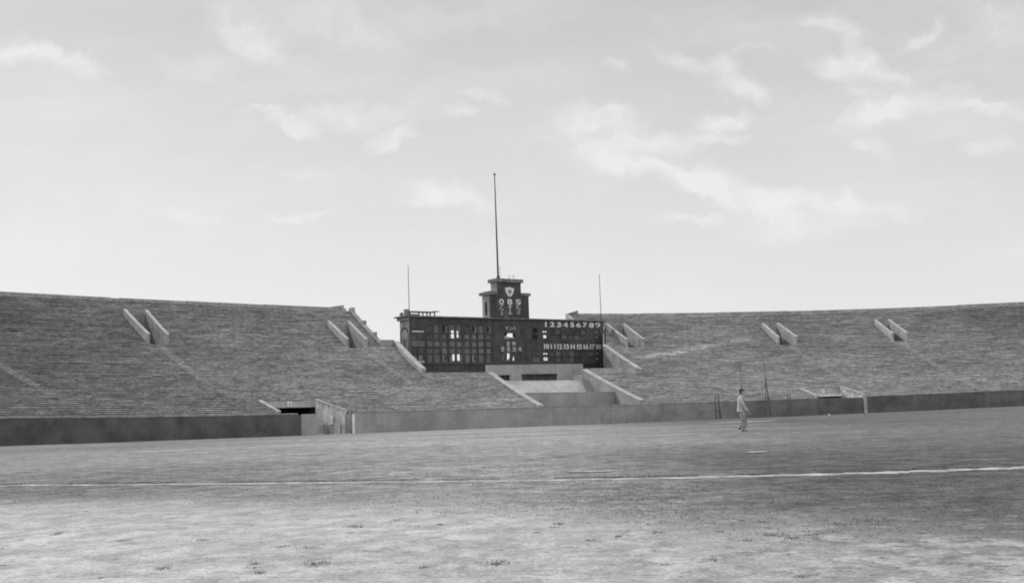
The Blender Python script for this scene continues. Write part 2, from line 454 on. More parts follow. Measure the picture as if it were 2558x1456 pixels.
def strip_wall(path, h, th=.45, low=.6, zlow=None, side=1, step=1.0, hs=None):
    """thick wall following (u,w) points; top = surface + h; th offset along u (or w) direction"""
    mb = MB(); L = []
    for (a, b) in zip(path[:-1], path[1:]):
        d = max(abs(b[0] - a[0]), abs(b[1] - a[1])); n = max(1, int(d / step))
        for i in range(n): L.append((lerp(a[0], b[0], i / n), lerp(a[1], b[1], i / n)))
    L.append(path[-1]); n = len(L)
    pts = []
    for i, (u, w) in enumerate(L):
        a = plan(*L[max(i - 1, 0)]); b = plan(*L[min(i + 1, n - 1)]); t = (b - a) / (np.linalg.norm(b - a) + 1e-9); nn = np.array([-t[1], t[0]]) * th * side
        p = plan(u, w); zs = ZS(u, w); zt = zs + (h if hs is None else lerp(hs[0], hs[1], i / (n - 1))); zl = zs - low if zlow is None else zlow
        pts.append([(p[0], p[1], zl), (p[0] + nn[0], p[1] + nn[1], zl), (p[0] + nn[0], p[1] + nn[1], zt), (p[0], p[1], zt)])
    vs = [q for s in pts for q in s]; fs = []
    for i in range(n - 1):
        for j in range(4): fs.append((i * 4 + j, i * 4 + (j + 1) % 4, (i + 1) * 4 + (j + 1) % 4, (i + 1) * 4 + j))
    fs += [(0, 1, 2, 3)[::-1], tuple((n - 1) * 4 + j for j in range(4))]
    mb.add(vs, fs); return mb
def cap_strip(path, h, th=.45, side=1, ch=.14, ov=.05, step=1.0, hs=None):
    mb = MB(); L = []
    for (a, b) in zip(path[:-1], path[1:]):
        d = max(abs(b[0] - a[0]), abs(b[1] - a[1])); n = max(1, int(d / step))
        for i in range(n): L.append((lerp(a[0], b[0], i / n), lerp(a[1], b[1], i / n)))
    L.append(path[-1]); n = len(L); vs = []; fs = []
    for i, (u, w) in enumerate(L):
        a = plan(*L[max(i - 1, 0)]); b = plan(*L[min(i + 1, n - 1)]); t = (b - a) / (np.linalg.norm(b - a) + 1e-9); nn = np.array([-t[1], t[0]]) * side
        p = plan(u, w); z = ZS(u, w) + (h if hs is None else lerp(hs[0], hs[1], i / (n - 1)))
        q0 = p - nn * ov; q1 = p + nn * (th + ov)
        vs += [(q0[0], q0[1], z + .003), (q1[0], q1[1], z + .003), (q1[0], q1[1], z + ch), (q0[0], q0[1], z + ch)]
    for i in range(n - 1):
        for j in range(4): fs.append((i * 4 + j, i * 4 + (j + 1) % 4, (i + 1) * 4 + (j + 1) % 4, (i + 1) * 4 + j))
    fs += [(0, 1, 2, 3)[::-1], tuple((n - 1) * 4 + j for j in range(4))]
    mb.add(vs, fs); return mb

ulo, uhi = AL[0] + 8, AL[-1] - 8
LS = empty('grandstand', list(P2(-20)) + [ZB(-20)], 'weathered terraced concrete grandstand left of the scoreboard, with two walled stairwells high up', 'grandstand')
RS = empty('grandstand', list(P2(70)) + [ZB(70)], 'weathered terraced concrete grandstand right of the scoreboard, behind the standing man', 'grandstand')
seating(ulo, None, True).build('seating_terrace', M_['seat'], LS)
seating(None, uhi, False).build('seating_terrace', M_['seat'], RS)

# top rim in cast lengths, a thin joint between them
def rim(u0, u1, parent, notch=None):
    mb = MB(); u = u0; k = 0
    while u < u1 - .2:
        ln = 9.5; e = min(u + ln, u1)
        dz = random.uniform(-.07, .04)
        segs = [(u + .03, e - .03)]
        if notch and u < notch[0] < e: segs = [(u + .03, notch[0]), (notch[1], max(e, notch[1] + 4))]; e = segs[1][1]
        for a, b in segs:
            n = max(1, int((b - a) / 2)); q = np.linspace(a, b, n + 1)
            vs = []; fs = []
            for x in q:
                for ww, zz in ((WST, -.8), (WST + .35, -.8), (WST + .35, RIM + dz), (WST, RIM + dz)):
                    p = plan(x, ww); vs.append((p[0], p[1], ZTOP(x) - RIM + zz))
            for i in range(n):
                for j in range(4): fs.append((i * 4 + j, i * 4 + (j + 1) % 4, (i + 1) * 4 + (j + 1) % 4, (i + 1) * 4 + j))
            fs += [(0, 1, 2, 3)[::-1], tuple(n * 4 + j for j in range(4))]
            mb.add(vs, fs)
        if notch and u < notch[0] < e:
            a, b = notch; 
            mb.hexa([(*plan(a, WST), ZTOP(a) - 1.2), (*plan(b, WST), ZTOP(b) - 1.2), (*plan(b, WST + .3), ZTOP(b) - 1.2), (*plan(a, WST + .3), ZTOP(a) - 1.2),
                     (*plan(a, WST), ZTOP(a) - .14), (*plan(b, WST), ZTOP(b) - .14), (*plan(b, WST + .3), ZTOP(b) - .14), (*plan(a, WST + .3), ZTOP(a) - .14)])
        u = e; k += 1
    mb.build('top_rim', M_['conc'], parent)
nu0 = hit_curve(277, 743, WST)[0]; nu1 = hit_curve(298, 744, WST)[0]
rim(ulo, uL(WST) - .3, LS, (nu0, nu1)); rim(uR(WST) + .3, uhi, RS)
# outer back walls down to the ground
def backwall(u0, u1, parent):
    mb = MB(); n = int((u1 - u0) / 3); q = np.linspace(u0, u1, n + 1); vs = []; fs = []
    for x in q:
        for ww, zz in ((WST + .36, -1.0), (WST + .9, -1.0), (WST + .9, ZTOP(x) - 1.3), (WST + .36, ZTOP(x) - 1.3)):
            p = plan(x, ww); vs.append((p[0], p[1], zz))
    for i in range(n):
        for j in range(4): fs.append((i * 4 + j, i * 4 + (j + 1) % 4, (i + 1) * 4 + (j + 1) % 4, (i + 1) * 4 + j))
    mb.add(vs, fs); mb.build('outer_wall', M_['conc'], parent)
backwall(ulo, uL(WST), LS); backwall(uR(WST), uhi, RS)

def tiny_steps(pairs, parent, wd=.8):
    """radial stair flights between terraces"""
    for (ua, wa, ub, wb) in pairs:
        mb = MB(); k0 = int(round(wa / TR)); k1 = int(round(wb / TR))
        for k in range(k0, k1):
            w0 = k * TR; wm = w0 + TR / 2; t = (wm - wa) / (wb - wa + 1e-9); u = lerp(ua, ub, t)
            z0 = ZS(u, w0); z1 = ZS(u, w0 + TR); zh = (z0 + z1) / 2 + .02
            a0 = plan(u - wd / 2, w0 - TR * .45); a1 = plan(u + wd / 2, w0 - TR * .45); b1 = plan(u + wd / 2, w0 + .12); b0 = plan(u - wd / 2, w0 + .12)
            mb.hexa([(*a0, z0 - .1), (*a1, z0 - .1), (*b1, z0 - .1), (*b0, z0 - .1), (*a0, zh), (*a1, zh), (*b1, zh), (*b0, zh)])
        mb.build('stair_flight', M_['stair'], parent)

def portal(p, parent, gate=False):
    w0, w1 = p['w0'], p['w1']; Lp = [(p['uL'][0], w0), (p['uL'][1], w1)]; Rp = [(p['uR'][0], w0), (p['uR'][1], w1)]
    uc = (p['uL'][0] + p['uR'][0]) / 2
    if gate: zf = ZB(uc) - .02
    else: zf = ZS(uc, w0)
    hs = (.25, .25) if gate else (1.28, .95)
    zl = zf - .3
    strip_wall(Lp, 0, .3, zlow=zl, side=1, hs=hs).build('side_wall', M_['conc_light'], parent)
    cap_strip(Lp, 0, .3, side=1, hs=hs, ch=.1).build('wall_cap', M_['cap'], parent)
    strip_wall(Rp, 0, .3, zlow=zl, side=-1, hs=hs).build('side_wall', M_['lime' if gate else 'conc_light'], parent)
    cap_strip(Rp, 0, .3, side=-1, hs=hs, ch=.1).build('wall_cap', M_['cap'], parent)
    # floor
    mb = MB(); a, b = plan(Lp[0][0], w0), plan(Rp[0][0], w0); c, d = plan(Rp[1][0] + 1, w1 + 3), plan(Lp[1][0] - 1, w1 + 3)
    mb.hexa([(*a, zf - .25), (*b, zf - .25), (*c, zf - .25), (*d, zf - .25), (*a, zf), (*b, zf), (*c, zf), (*d, zf)])
    mb.build('landing_floor', M_['conc'], parent)
    # back wall with a doorway
    ztop = ZS(uc, w1) + (.12 if gate else .55); zd = min(zf + 2.15, ztop - .45)
    if gate: zd = p['zd']
    u0, u1 = Lp[1][0] + .3, Rp[1][0] - .3; wdn = (u1 - u0)
    o0, o1 = (u0 + .02, u1 - .02) if gate else (u0 + wdn * .12, u1 - wdn * .12)
    def bx(m, ua, ub, za, zb, wa=w1 + .02, wb=w1 + .3):
        m.hexa([(*plan(ua, wa), za), (*plan(ub, wa), za), (*plan(ub, wb), za), (*plan(ua, wb), za), (*plan(ua, wa), zb), (*plan(ub, wa), zb), (*plan(ub, wb), zb), (*plan(ua, wb), zb)])
    m = MB(); bx(m, u0 - .28, u1 + .28, zd, ztop)
    if not gate: bx(m, u0 - .28, o0, zf, zd - .002); bx(m, o1, u1 + .28, zf, zd - .002)
    bwl = m.build('back_wall', M_['lintel'] if gate else M_['conc'], parent)
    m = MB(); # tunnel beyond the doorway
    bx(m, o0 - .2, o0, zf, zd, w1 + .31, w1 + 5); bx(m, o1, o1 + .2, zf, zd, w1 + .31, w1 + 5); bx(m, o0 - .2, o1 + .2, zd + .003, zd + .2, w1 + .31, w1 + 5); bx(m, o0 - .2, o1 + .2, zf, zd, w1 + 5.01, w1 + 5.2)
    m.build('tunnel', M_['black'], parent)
    return Lp, Rp, zf, zd, ztop
for i, p in enumerate(portals):
    par = LS if i < 2 else RS
    portal(p, par)
for i, p in enumerate(gates):
    par = LS if i == 0 else RS
    uc = (p['uL'][1] + p['uR'][1]) / 2
    p['zd'] = hit_curve(*( (720, 1018) if i == 0 else (2075, 990)), p['w1'])[1]
    p['res'] = portal(p, par, True)
# stair flights: below each upper stairwell, and in between
def flight_from(p, du=0.0, wend=0.4):
    uc = (p['uL'][0] + p['uR'][0]) / 2 + du
    return (uc + .0, wend, uc, p['w0'])
tiny_steps([flight_from(portals[0], 0, 13.0), flight_from(portals[1], .6, 8.0), (-17.0, 9, -17.9, 24)], LS)
tiny_steps([flight_from(portals[3]), flight_from(portals[4]), (62, .4, 61.5, 20.0), (118, .4, 118, 24.0)], RS)

# gap-side parapets of the left stand
def wall_and_cap(path, h, th, side, parent, m='conc_light', cm='cap', zlow=-.6, ch=.12, step=1.0, hs=None):
    strip_wall(path, h, th, zlow=zlow, side=side, step=step, hs=hs).build('parapet', M_[m], parent)
    cap_strip(path, h, th, side=side, ch=ch, step=step, hs=hs).build('parapet_cap', M_[cm], parent)
e_ = .01
wall_and_cap([(uL(e_), .05), (uL(wA - e_), wA)], .16, .6, -1, LS)
wall_and_cap([(uL(wA - e_) - .0, wA), (uL(wA + e_), wA)], .12, .4, -1, LS)
wall_and_cap([(uL(wA + e_), wA - .3), (uL(wB - e_), wB)], .75, .6, -1, LS)
wall_and_cap([(uL(wB + e_), wB), (uL(wB - e_), wB)], .95, .4, 1, LS)
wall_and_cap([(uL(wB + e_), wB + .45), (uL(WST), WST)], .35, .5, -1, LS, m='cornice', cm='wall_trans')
m = MB()      # block piers standing up on the end wall
for f in (.30, .62, .985):   # three along the slope
    w = lerp(wB, WST, f); u = uL(w); p = surf(u, w); q = surf(u, w - 1.1)
    t = P2(u + .5) - P2(u - .5); t /= np.linalg.norm(t)
    a = np.array([*plan(u + .02, w - 1.0)]); b = np.array([*plan(u + .02, w)])
    zt = p[2] + .60
    m.hexa([(*a, q[2] - .5), (*(a + t * .55), q[2] - .5), (*(b + t * .55), q[2] - .5), (*b, q[2] - .5), (*a, zt), (*(a + t * .55), zt), (*(b + t * .55), zt), (*b, zt)])
    m.build('pier', M_['conc'], LS); m = MB()
# right stand
wall_and_cap([(uR(e_), .05), (uR(wC - e_), wC)], .45, .6, 1, RS, m='wall_trans')  # darker wall material paints in the shade on this inner face
wall_and_cap([(uR(wC - e_), wC), (uR(wC + e_), wC)], .5, .4, 1, RS, m='cap')
wall_and_cap([(uR(wC + e_), wC - .3), (uR(W1N - e_), W1N)], .45, .6, 1, RS)
strip_wall([(nU(W1N) - .02, W1N), (nU(W2N) - .02, W2N)], .1, .25, zlow=-.6, side=1).build('recess_wall', M_['conc'], RS)
strip_wall([(nU(W2N), W2N), (uR(W2N + e_), W2N)], .1, .3, zlow=-.6, side=1).build('recess_wall', M_['conc'], RS)
wall_and_cap([(uR(W2N + e_), W2N + .3), (uR(WST), WST)], .3, .5, 1, RS, m='conc', cm='conc')
p = surf(uR(WST), WST)
m = MB(); ua = uR(WST)
m.hexa([(*plan(ua - .1, WST - .3), p[2] - 2), (*plan(ua + 1.2, WST - .3), p[2] - 2), (*plan(ua + 1.2, WST + .9), p[2] - 2), (*plan(ua - .1, WST + .9), p[2] - 2),
        (*plan(ua - .1, WST - .3), p[2] + .45), (*plan(ua + 1.2, WST - .3), p[2] + .95), (*plan(ua + 1.2, WST + .9), p[2] + .95), (*plan(ua - .1, WST + .9), p[2] + .45)])
m.build('pier', M_['cornice'], RS)
m = MB(); p = surf(uL(WST), WST); ua = uL(WST)
m.hexa([(*plan(ua - 3.2, WST + .4), p[2] + .4), (*plan(ua - .5, WST + .4), p[2] + .4), (*plan(ua - .5, WST + .8), p[2] + .4), (*plan(ua - 3.2, WST + .8), p[2] + .4),
        (*plan(ua - 3.2, WST + .4), p[2] + .52), (*plan(ua - .5, WST + .4), p[2] + 1.0), (*plan(ua - .5, WST + .8), p[2] + 1.0), (*plan(ua - 3.2, WST + .8), p[2] + .52)])
m.build('rim_slab', M_['conc'], LS)

# ---------------------------------------------------------------- outfield wall
def field_wall(x0, x1, mname, label, u0=None, u1=None, ext=0):
    ua = hit_curve(x0, 1060)[0] if u0 is None else u0; ub = hit_curve(x1, 1040)[0] if u1 is None else u1
    mb = MB(); n = max(1, int((ub - ua) / 2)); vs = []; fs = []
    for u in np.linspace(ua, ub, n + 1):
        for ww, zz in ((0, ZB(u) - .5), (.4, ZB(u) - .5), (.4, ZT(u)), (0, ZT(u))):
            p = plan(u, ww - .05); vs.append((*p, zz))
    for i in range(n):
        for j in range(4): fs.append((i * 4 + j, i * 4 + (j + 1) % 4, (i + 1) * 4 + (j + 1) % 4, (i + 1) * 4 + j))
    fs += [(0, 1, 2, 3)[::-1], tuple(n * 4 + j for j in range(4))]
    mb.add(vs, fs)
    um = (ua + ub) / 2; t = empty('outfield_wall', (*P2(um), ZB(um)), label, 'wall', 'lengths of the outfield wall')
    mb.build('wall_panel', M_[mname], t)
    cb_ = MB(); vs = []; fs = []
    for u in np.linspace(ua, ub, n + 1):
        for ww, zz in ((-.09, .003), (.4, .003), (.4, .12), (-.09, .12)):
            p = plan(u, ww); vs.append((*p, ZT(u) + zz - .02))
    for i in range(n):
        for j in range(4): fs.append((i * 4 + j, i * 4 + (j + 1) % 4, (i + 1) * 4 + (j + 1) % 4, (i + 1) * 4 + j))
    fs += [(0, 1, 2, 3)[::-1], tuple(n * 4 + j for j in range(4))]
    cb_.add(vs, fs); cb_.build('coping', M_['conc_light' if 'mid' in mname else 'conc'], t)
    return ua, ub, t
field_wall(None, 743, 'wall_dark', 'dark painted outfield wall running from the left edge to the left gate', u0=ulo)
field_wall(886.5, 939.5, 'wall_mid2', 'short paler stretch of outfield wall right beside the white gate post')
field_wall(940, 1500, 'wall_mid', 'long mid grey outfield wall below the scoreboard, right of the left gate')
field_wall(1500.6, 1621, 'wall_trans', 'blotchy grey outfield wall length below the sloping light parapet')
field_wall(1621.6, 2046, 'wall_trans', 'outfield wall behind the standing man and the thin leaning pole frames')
field_wall(2166, None, 'wall_dark2', 'very dark outfield wall from the right gate post to the right edge', u1=uhi)

# gates
def wbox(mb, xa, xb, ya, yb, w0=-.05, w1=.25):
    ua, _, _ = hit_curve(xa, ya, w0); ub, _, _ = hit_curve(xb, ya, w0)
    za = hit_curve((xa + xb) / 2, yb, w0)[1]; zb = hit_curve((xa + xb) / 2, ya, w0)[1]
    mb.hexa([(*plan(ua, w0), za), (*plan(ub, w0), za), (*plan(ub, w1), za), (*plan(ua, w1), za), (*plan(ua, w0), zb), (*plan(ub, w0), zb), (*plan(ub, w1), zb), (*plan(ua, w1), zb)])
u_, z_, gp = hit_curve(815, 1084)
LG = empty('field_gate', gp, 'half open grey field gate with a white right post, under the numbered lintel at left', 'gate')
m = MB(); wbox(m, 743.3, 747.5, 1035, 1090); wbox(m, 749.0, 752.6, 1036, 1089, .02, .2); m.build('gate_post', M_['post_dark'], LG)
m = MB(); wbox(m, 753, 791.5, 1033.6, 1087, .06, .14); m.build('gate_leaf', M_['wall_mid2'], LG)
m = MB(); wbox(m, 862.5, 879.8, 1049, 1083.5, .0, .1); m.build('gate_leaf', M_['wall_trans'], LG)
m = MB(); wbox(m, 861, 880, 1032.5, 1048.4, .02, .3); m.build('lintel', M_['conc_light'], LG)
m = MB(); wbox(m, 880.4, 886, 1032, 1084.5, -.15, .2); m.build('gate_post', M_['white'], LG, label='white painted gate post')
m = MB(); wbox(m, 792, 811, 1082.8, 1085.5, -.1, .25); wbox(m, 835, 876, 1082.0, 1084.5, -.1, .25); m.build('threshold', M_['cap'], LG)
# stained plaster on the passage wall, a leaning board
gt = gates[0]
for (f0, f1, z0, z1, mm) in ((.30, .44, .50, .97, 'white'), (.50, .66, .08, .50, 'wall_mid2'), (.06, .26, .03, .55, 'bar')):
    m = MB(); Rp = gt['res'][1]; zf = gt['res'][2]
    def rp(f, z, o): 
        u = lerp(Rp[0][0], Rp[1][0], f) - o; return (*plan(u, lerp(0, gt['w1'], f)), zf + z * 2.1)
    m.hexa([rp(f0, z0, .34), rp(f1, z0, .34), rp(f1, z0, .30), rp(f0, z0, .30), rp(f0, z1, .34), rp(f1, z1, .34), rp(f1, z1, .30), rp(f0, z1, .30)])
    m.build('plaster_patch', M_[mm], LG)
u_, z_, gp = hit_curve(2100, 1032)
RG = empty('field_gate', gp, 'closed dark field gate with a white right post, under the round sign at right', 'gate')
m = MB(); wbox(m, 2044.0, 2112.5, 993.6, 1036, -.065, .1); m.build('gate_leaf', M_['wall_dark2'], RG)
m = MB(); wbox(m, 2113.0, 2156.8, 992.6, 1034, -.04, .1); m.build('gate_leaf', M_['wall_dark2'], RG)
m = MB(); wbox(m, 2157.2, 2165.6, 992.5, 1032, -.15, .2); m.build('gate_post', M_['cap'], RG, label='white painted gate post')
m = MB(); q = gates[1]
wbox(m, 2031, 2107.5, 984, 989.8, q['w1'] - .5, q['w1'] - .1); m.build('beam', M_['white'], RG, label='bright white beam over the passage')

FONT_CACHE = {}
def text_mesh(s, m, place, ext=.06, name='lettering', parent=None, wx=1.0, hy=1.0, bold=0.0, cx=None, label=None):
    """place(x, z, d) maps glyph box (0..1,0..1, depth) to world"""
    c = bpy.data.curves.new('txt', 'FONT'); c.body = s; c.offset = bold
    o = bpy.data.objects.new('txt', c); COL.objects.link(o); bpy.context.view_layer.update()
    me = o.to_mesh(); V = np.array([v.co[:] for v in me.vertices]); Fs = [tuple(p.vertices) for p in me.polygons]
    mn = V.min(0); mx = V.max(0); sz = np.maximum(mx - mn, 1e-6)
    o.to_mesh_clear(); bpy.data.objects.remove(o); bpy.data.curves.remove(c)
    n = len(V); vs = [place((v[0] - mn[0]) / sz[0], (v[1] - mn[1]) / sz[1], 0) for v in V] + [place((v[0] - mn[0]) / sz[0], (v[1] - mn[1]) / sz[1], ext) for v in V]
    edges = {}
    for f in Fs:
        for a, b in zip(f, f[1:] + f[:1]):
            k = (min(a, b), max(a, b)); edges.setdefault(k, []).append((a, b))
    fs = list(Fs) + [tuple(n + i for i in f[::-1]) for f in Fs]
    for k, l in edges.items():
        if len(l) == 1: a, b = l[0]; fs.append((b, a, n + a, n + b))
    mb = MB(); mb.add(vs, fs); return mb.build(name, m, parent, label=label)

# passage number signs
def sign(gi, px0, px1, py0, py1, digit, rnd, label):
    g = gates[gi]; w = g['w1'] - .04
    ua = hit_curve(px0, py0, w)[0]; ub = hit_curve(px1, py0, w)[0]
    zt = hit_curve((px0 + px1) / 2, py0, w)[1]; zb = hit_curve((px0 + px1) / 2, py1, w)[1]
    uc = (ua + ub) / 2; zc = (zt + zb) / 2
    t = empty('number_sign', (*plan(uc, w), zb), label, 'sign', 'passage number signs')
    m = MB(); n = 24 if rnd else 4; vs = []
    for d in (0, .05):
        for k in range(n):
            if rnd: a = 2 * math.pi * k / n; x = uc + math.cos(a) * (ub - ua) / 2; z = zc + math.sin(a) * (zt - zb) / 2
            else: x, z = ((ua, zb), (ub, zb), (ub, zt), (ua, zt))[k]
            vs.append((*plan(x, w - d), z))
    m.add(vs, [tuple(range(n)), tuple(range(n, 2 * n))[::-1]] + [(k, (k + 1) % n, n + (k + 1) % n, n + k) for k in range(n)])
    m.build('sign_plate', M_['white'], t)
    text_mesh(digit, M_['shut_c'], lambda x, z, d: (*plan(lerp(uc - (ub - ua) * .2, uc + (ub - ua) * .2, x), w - .06 - d * .3), lerp(zc - (zt - zb) * .3, zc + (zt - zb) * .3, z)), .03, 'numeral', t, bold=.02)
sign(0, 717, 729.3, 1002.5, 1016, '2', False, 'square white sign with the number 2 on the left passage lintel')
sign(1, 2051.8, 2060.4, 971.6, 982.2, '3', True, 'small round white number sign on the right passage lintel')

# ---------------------------------------------------------------- platform below the scoreboard
ucm = (gl[0][0] + gr_[0][0]) / 2
PL = empty('concrete_platform', (*P2(ucm), ZB(ucm)), 'pale sloping concrete platform with its grey rear wall, below the scoreboard', 'platform')
wRt = wA * .42; wRr = wA + .6
def onw(px, py, w): return hit_curve(px, py, w)[2]
def slab(a, b, c, d, th=.3):
    m = MB(); lo = [np.array(q) - (0, 0, th) for q in (a, b, c, d)]; m.hexa([*lo, a, b, c, d]); return m
# retaining wall
def sheet_wall(px0, py0, px1, py1, w, zlow, mname, nm, parent, th=.4, n=10, cap=None):
    u0, z0, _ = hit_curve(px0, py0, w); u1, z1, _ = hit_curve(px1, py1, w); m = MB(); vs = []; fs = []; cv = []
    for i in range(n + 1):
        u = lerp(u0, u1, i / n); z = lerp(z0, z1, i / n)
        for ww, zz in ((0, zlow), (th, zlow), (th, z), (0, z)): vs.append((*plan(u, w + ww), zz))
        for ww, zz in ((-.05, z + .003), (th + .05, z + .003), (th + .05, z + .1), (-.05, z + .1)): cv.append((*plan(u, w + ww), zz))
    for i in range(n):
        for j in range(4): fs.append((i * 4 + j, i * 4 + (j + 1) % 4, (i + 1) * 4 + (j + 1) % 4, (i + 1) * 4 + j))
    fs += [(0, 1, 2, 3)[::-1], tuple(n * 4 + j for j in range(4))]
    m.add(vs, fs); o = m.build(nm, M_[mname], parent)
    if cap: c = MB(); c.add(cv, fs); c.build('coping', M_[cap], parent)
    return (u0, z0), (u1, z1)
ra, rb = sheet_wall(1285, 983.2, 1541, 979.0, wRt, -.6, 'wall_mid', 'retaining_wall', PL, cap='cap')
# floor strip between field wall and retaining wall
z_f = ZT(ucm) - .35
a = plan(uL(0.3) + .3, .4); b = plan(uR(.3) - .3, .4); c = plan(uR(wRt) + .2, wRt - .02); d = plan(uL(wRt) - .2, wRt - .02)
slab((*a, z_f), (*b, z_f), (*c, z_f), (*d, z_f)).build('lower_floor', M_['conc'], PL)
# sloping deck
A = onw(1262, 950.3, wRr); B = onw(1432, 949.4, wRr)
fa = np.array([*plan(ra[0], wRt + .42), ra[1]]); fb = np.array([*plan(uR(wRt) - .05, wRt + .42), rb[1]])
ur_end = uR(wRr if wRr < wC else wC - .01)
B2 = onw(1469, 948.9, wRr)
bd = onw(1437, 949.3, wRr)
# the bank falls steeply in front of the rear wall to a sunken floor behind the retaining wall
wk = 15.6; q0 = onw(1478, 976, wk); zsl = (B2[2] - q0[2]) / (wRr - wk)
wF = 13.6; zF = B2[2] - zsl * (wRr - wF)
n_ = 10; m = MB(); vs = []; fs = []
ua_, ub_ = uL(wF) - .3, uR(wF) + .05; uc_, ud_ = hit_curve(1215, 950.3, wRr)[0], uR(wC - .01) + .05
for i in range(n_ + 1):
    t = i / n_; p0 = np.array([*plan(lerp(ua_, ub_, t), wF), zF]); p1 = np.array([*plan(lerp(uc_, ud_, t), wRr), lerp(A[2], B2[2], t)])
    vs += [tuple(p0), tuple(p1), tuple(p1 - (0, 0, .3)), tuple(p0 - (0, 0, .3))]
for i in range(n_):
    for j in range(4): fs.append((i * 4 + j, i * 4 + (j + 1) % 4, (i + 1) * 4 + (j + 1) % 4, (i + 1) * 4 + j))
a = plan(uL(wRt) - .2, wRt + .42); b = plan(uR(wRt) + .2, wRt + .42)
slab((*a, zF - .01), (*b, zF - .01), (*plan(ub_, wF - .01), zF - .01), (*plan(ua_, wF - .01), zF - .01)).build('sunken_floor', M_['conc'], PL)
m.add(vs, fs); M_['deck'] = mat('stained_pale_paving', .57, .25, .28, streak=.0, fine=.12); m.build('sloping_deck', M_['deck'], PL)
# upper ramp at the right, between the rear wall's return and the right parapet
wRu = wRr + 3.4
C1 = onw(1426, 936.4, wRu); C2 = onw(1453, 935.2, wRu)
slab(tuple(B), tuple(B2 + (0, 0, .004)), tuple(C2), tuple(C1)).build('upper_ramp', M_['cap'], PL)
# rear walls
uw0, zr0, _ = hit_curve(1217, 911.5, wRr + .1); uw1, zr1, _ = hit_curve(1428, 909.2, wRr + .1)
def rear(ua, ub, w, zlo, zhi, holes, th=.5):
    m = MB(); us = sorted({ua, ub, *[h[0] for h in holes], *[h[1] for h in holes]}); zs = sorted({zlo, zhi, *[h[2] for h in holes], *[h[3] for h in holes]})
    for i in range(len(us) - 1):
        for j in range(len(zs) - 1):
            uc, zc = (us[i] + us[i+1]) / 2, (zs[j] + zs[j+1]) / 2
            if any(h[0] < uc < h[1] and h[2] < zc < h[3] for h in holes): continue
            m.hexa([(*plan(us[i], w), zs[j]), (*plan(us[i+1], w), zs[j]), (*plan(us[i+1], w + th), zs[j]), (*plan(us[i], w + th), zs[j]),
                    (*plan(us[i], w), zs[j+1]), (*plan(us[i+1], w), zs[j+1]), (*plan(us[i+1], w + th), zs[j+1]), (*plan(us[i], w + th), zs[j+1])])
    return m
wq = wRr + .1
def hole(x0, x1, y0, y1):
    a, z1_, _ = hit_curve(x0, y0, wq); b, z0_, _ = hit_curve(x1, y1, wq); return (a, b, z0_, z1_)
hA = hole(1243, 1274, 937.3, 949.8); hB = hole(1303, 1392, 934.8, 949.4)
m = rear(uw0, uw1, wq, min(hA[2], hB[2]) - .3, zr0, [hA, hB]); m.build('rear_wall', M_['wall_mid2'], PL)
m = rear(uw1 + .05, hit_curve(1456, 909, wRu + .05)[0], wRu + .05, hA[2] - .3, hit_curve(1440, 909, wRu + .05)[1], []); m.build('rear_wall', M_['wall_mid2'], PL)
m = MB()
u9 = hit_curve(1428, 909.2, wRr + .1)[0]
m.hexa([(*plan(u9, wRr + .62), hA[2] - .2), (*plan(u9 + .04, wRr + .1), hA[2] - .2), (*plan(u9 + .04, wRu + .5), hA[2] - .2), (*plan(u9 - .3, wRu + .5), hA[2] - .2),
        (*plan(u9 - .3, wRr + .62), zr1 - .05), (*plan(u9 + .04, wRr + .1), zr1 - .05), (*plan(u9 + .04, wRu + .5), zr1 - .05), (*plan(u9 - .3, wRu + .5), zr1 - .05)])
m.build('return_wall', M_['conc'], PL)
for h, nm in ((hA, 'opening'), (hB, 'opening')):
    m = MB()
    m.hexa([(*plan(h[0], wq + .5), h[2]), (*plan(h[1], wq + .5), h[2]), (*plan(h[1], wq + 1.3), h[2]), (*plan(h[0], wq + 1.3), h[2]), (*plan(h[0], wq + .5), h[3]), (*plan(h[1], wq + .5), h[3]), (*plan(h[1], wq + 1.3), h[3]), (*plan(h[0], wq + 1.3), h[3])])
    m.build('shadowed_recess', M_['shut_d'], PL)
    m = MB(); m.hexa([(*plan(h[0] - .1, wq - .18), h[3]), (*plan(h[1] + .1, wq - .18), h[3]), (*plan(h[1] + .1, wq - .003), h[3]), (*plan(h[0] - .1, wq - .003), h[3]), (*plan(h[0] - .1, wq - .18), h[3] + .09), (*plan(h[1] + .1, wq - .18), h[3] + .09), (*plan(h[1] + .1, wq - .003), h[3] + .09), (*plan(h[0] - .1, wq - .003), h[3] + .09)])
    m.build('hood', M_['conc_light'], PL)
print('wA wB wC', wA, wB, wC)

# ---------------------------------------------------------------- scoreboard
def Z1(x, y): return 967.1 + x / 4.408, 677 + y / 4.408
r0 = ray(1021.6, 788); r1 = ray(1507, 800.6)
Y0 = 159.5; z_top = 1 + r0[2] * Y0; Y1 = (z_top - 1) / r1[2]
A0 = np.array([r0[0] * Y0, Y0]); A1 = np.array([r1[0] * Y1, Y1])
tB = (A1 - A0); LB = np.linalg.norm(tB); tB /= LB; nB = np.array([-tB[1], tB[0]])
print('board len', LB, 'top', z_top, 'yaw', math.degrees(math.atan2(tB[1], tB[0])), A0, A1)
def BT(s, d, z): q = A0 + tB * s + nB * d; return (q[0], q[1], z)
def bp(px, py, d=0.0):
    r = ray(px, py); o = A0 + nB * d
    k = (o @ nB) / (r[0] * nB[0] + r[1] * nB[1])
    q = np.array([r[0], r[1]]) * k; return (q - o) @ tB, 1 + r[2] * k
def b1(x, y, d=0.0): return bp(*Z1(x, y), d)
SB = empty('scoreboard', BT(LB / 2, 1.2, ZB(20)), 'dark stepped scoreboard building with numerals, lettering and open windows', 'scoreboard')
DB = 2.5
z_bot = 0.0
z_pan = b1(1160, 1016)[1]
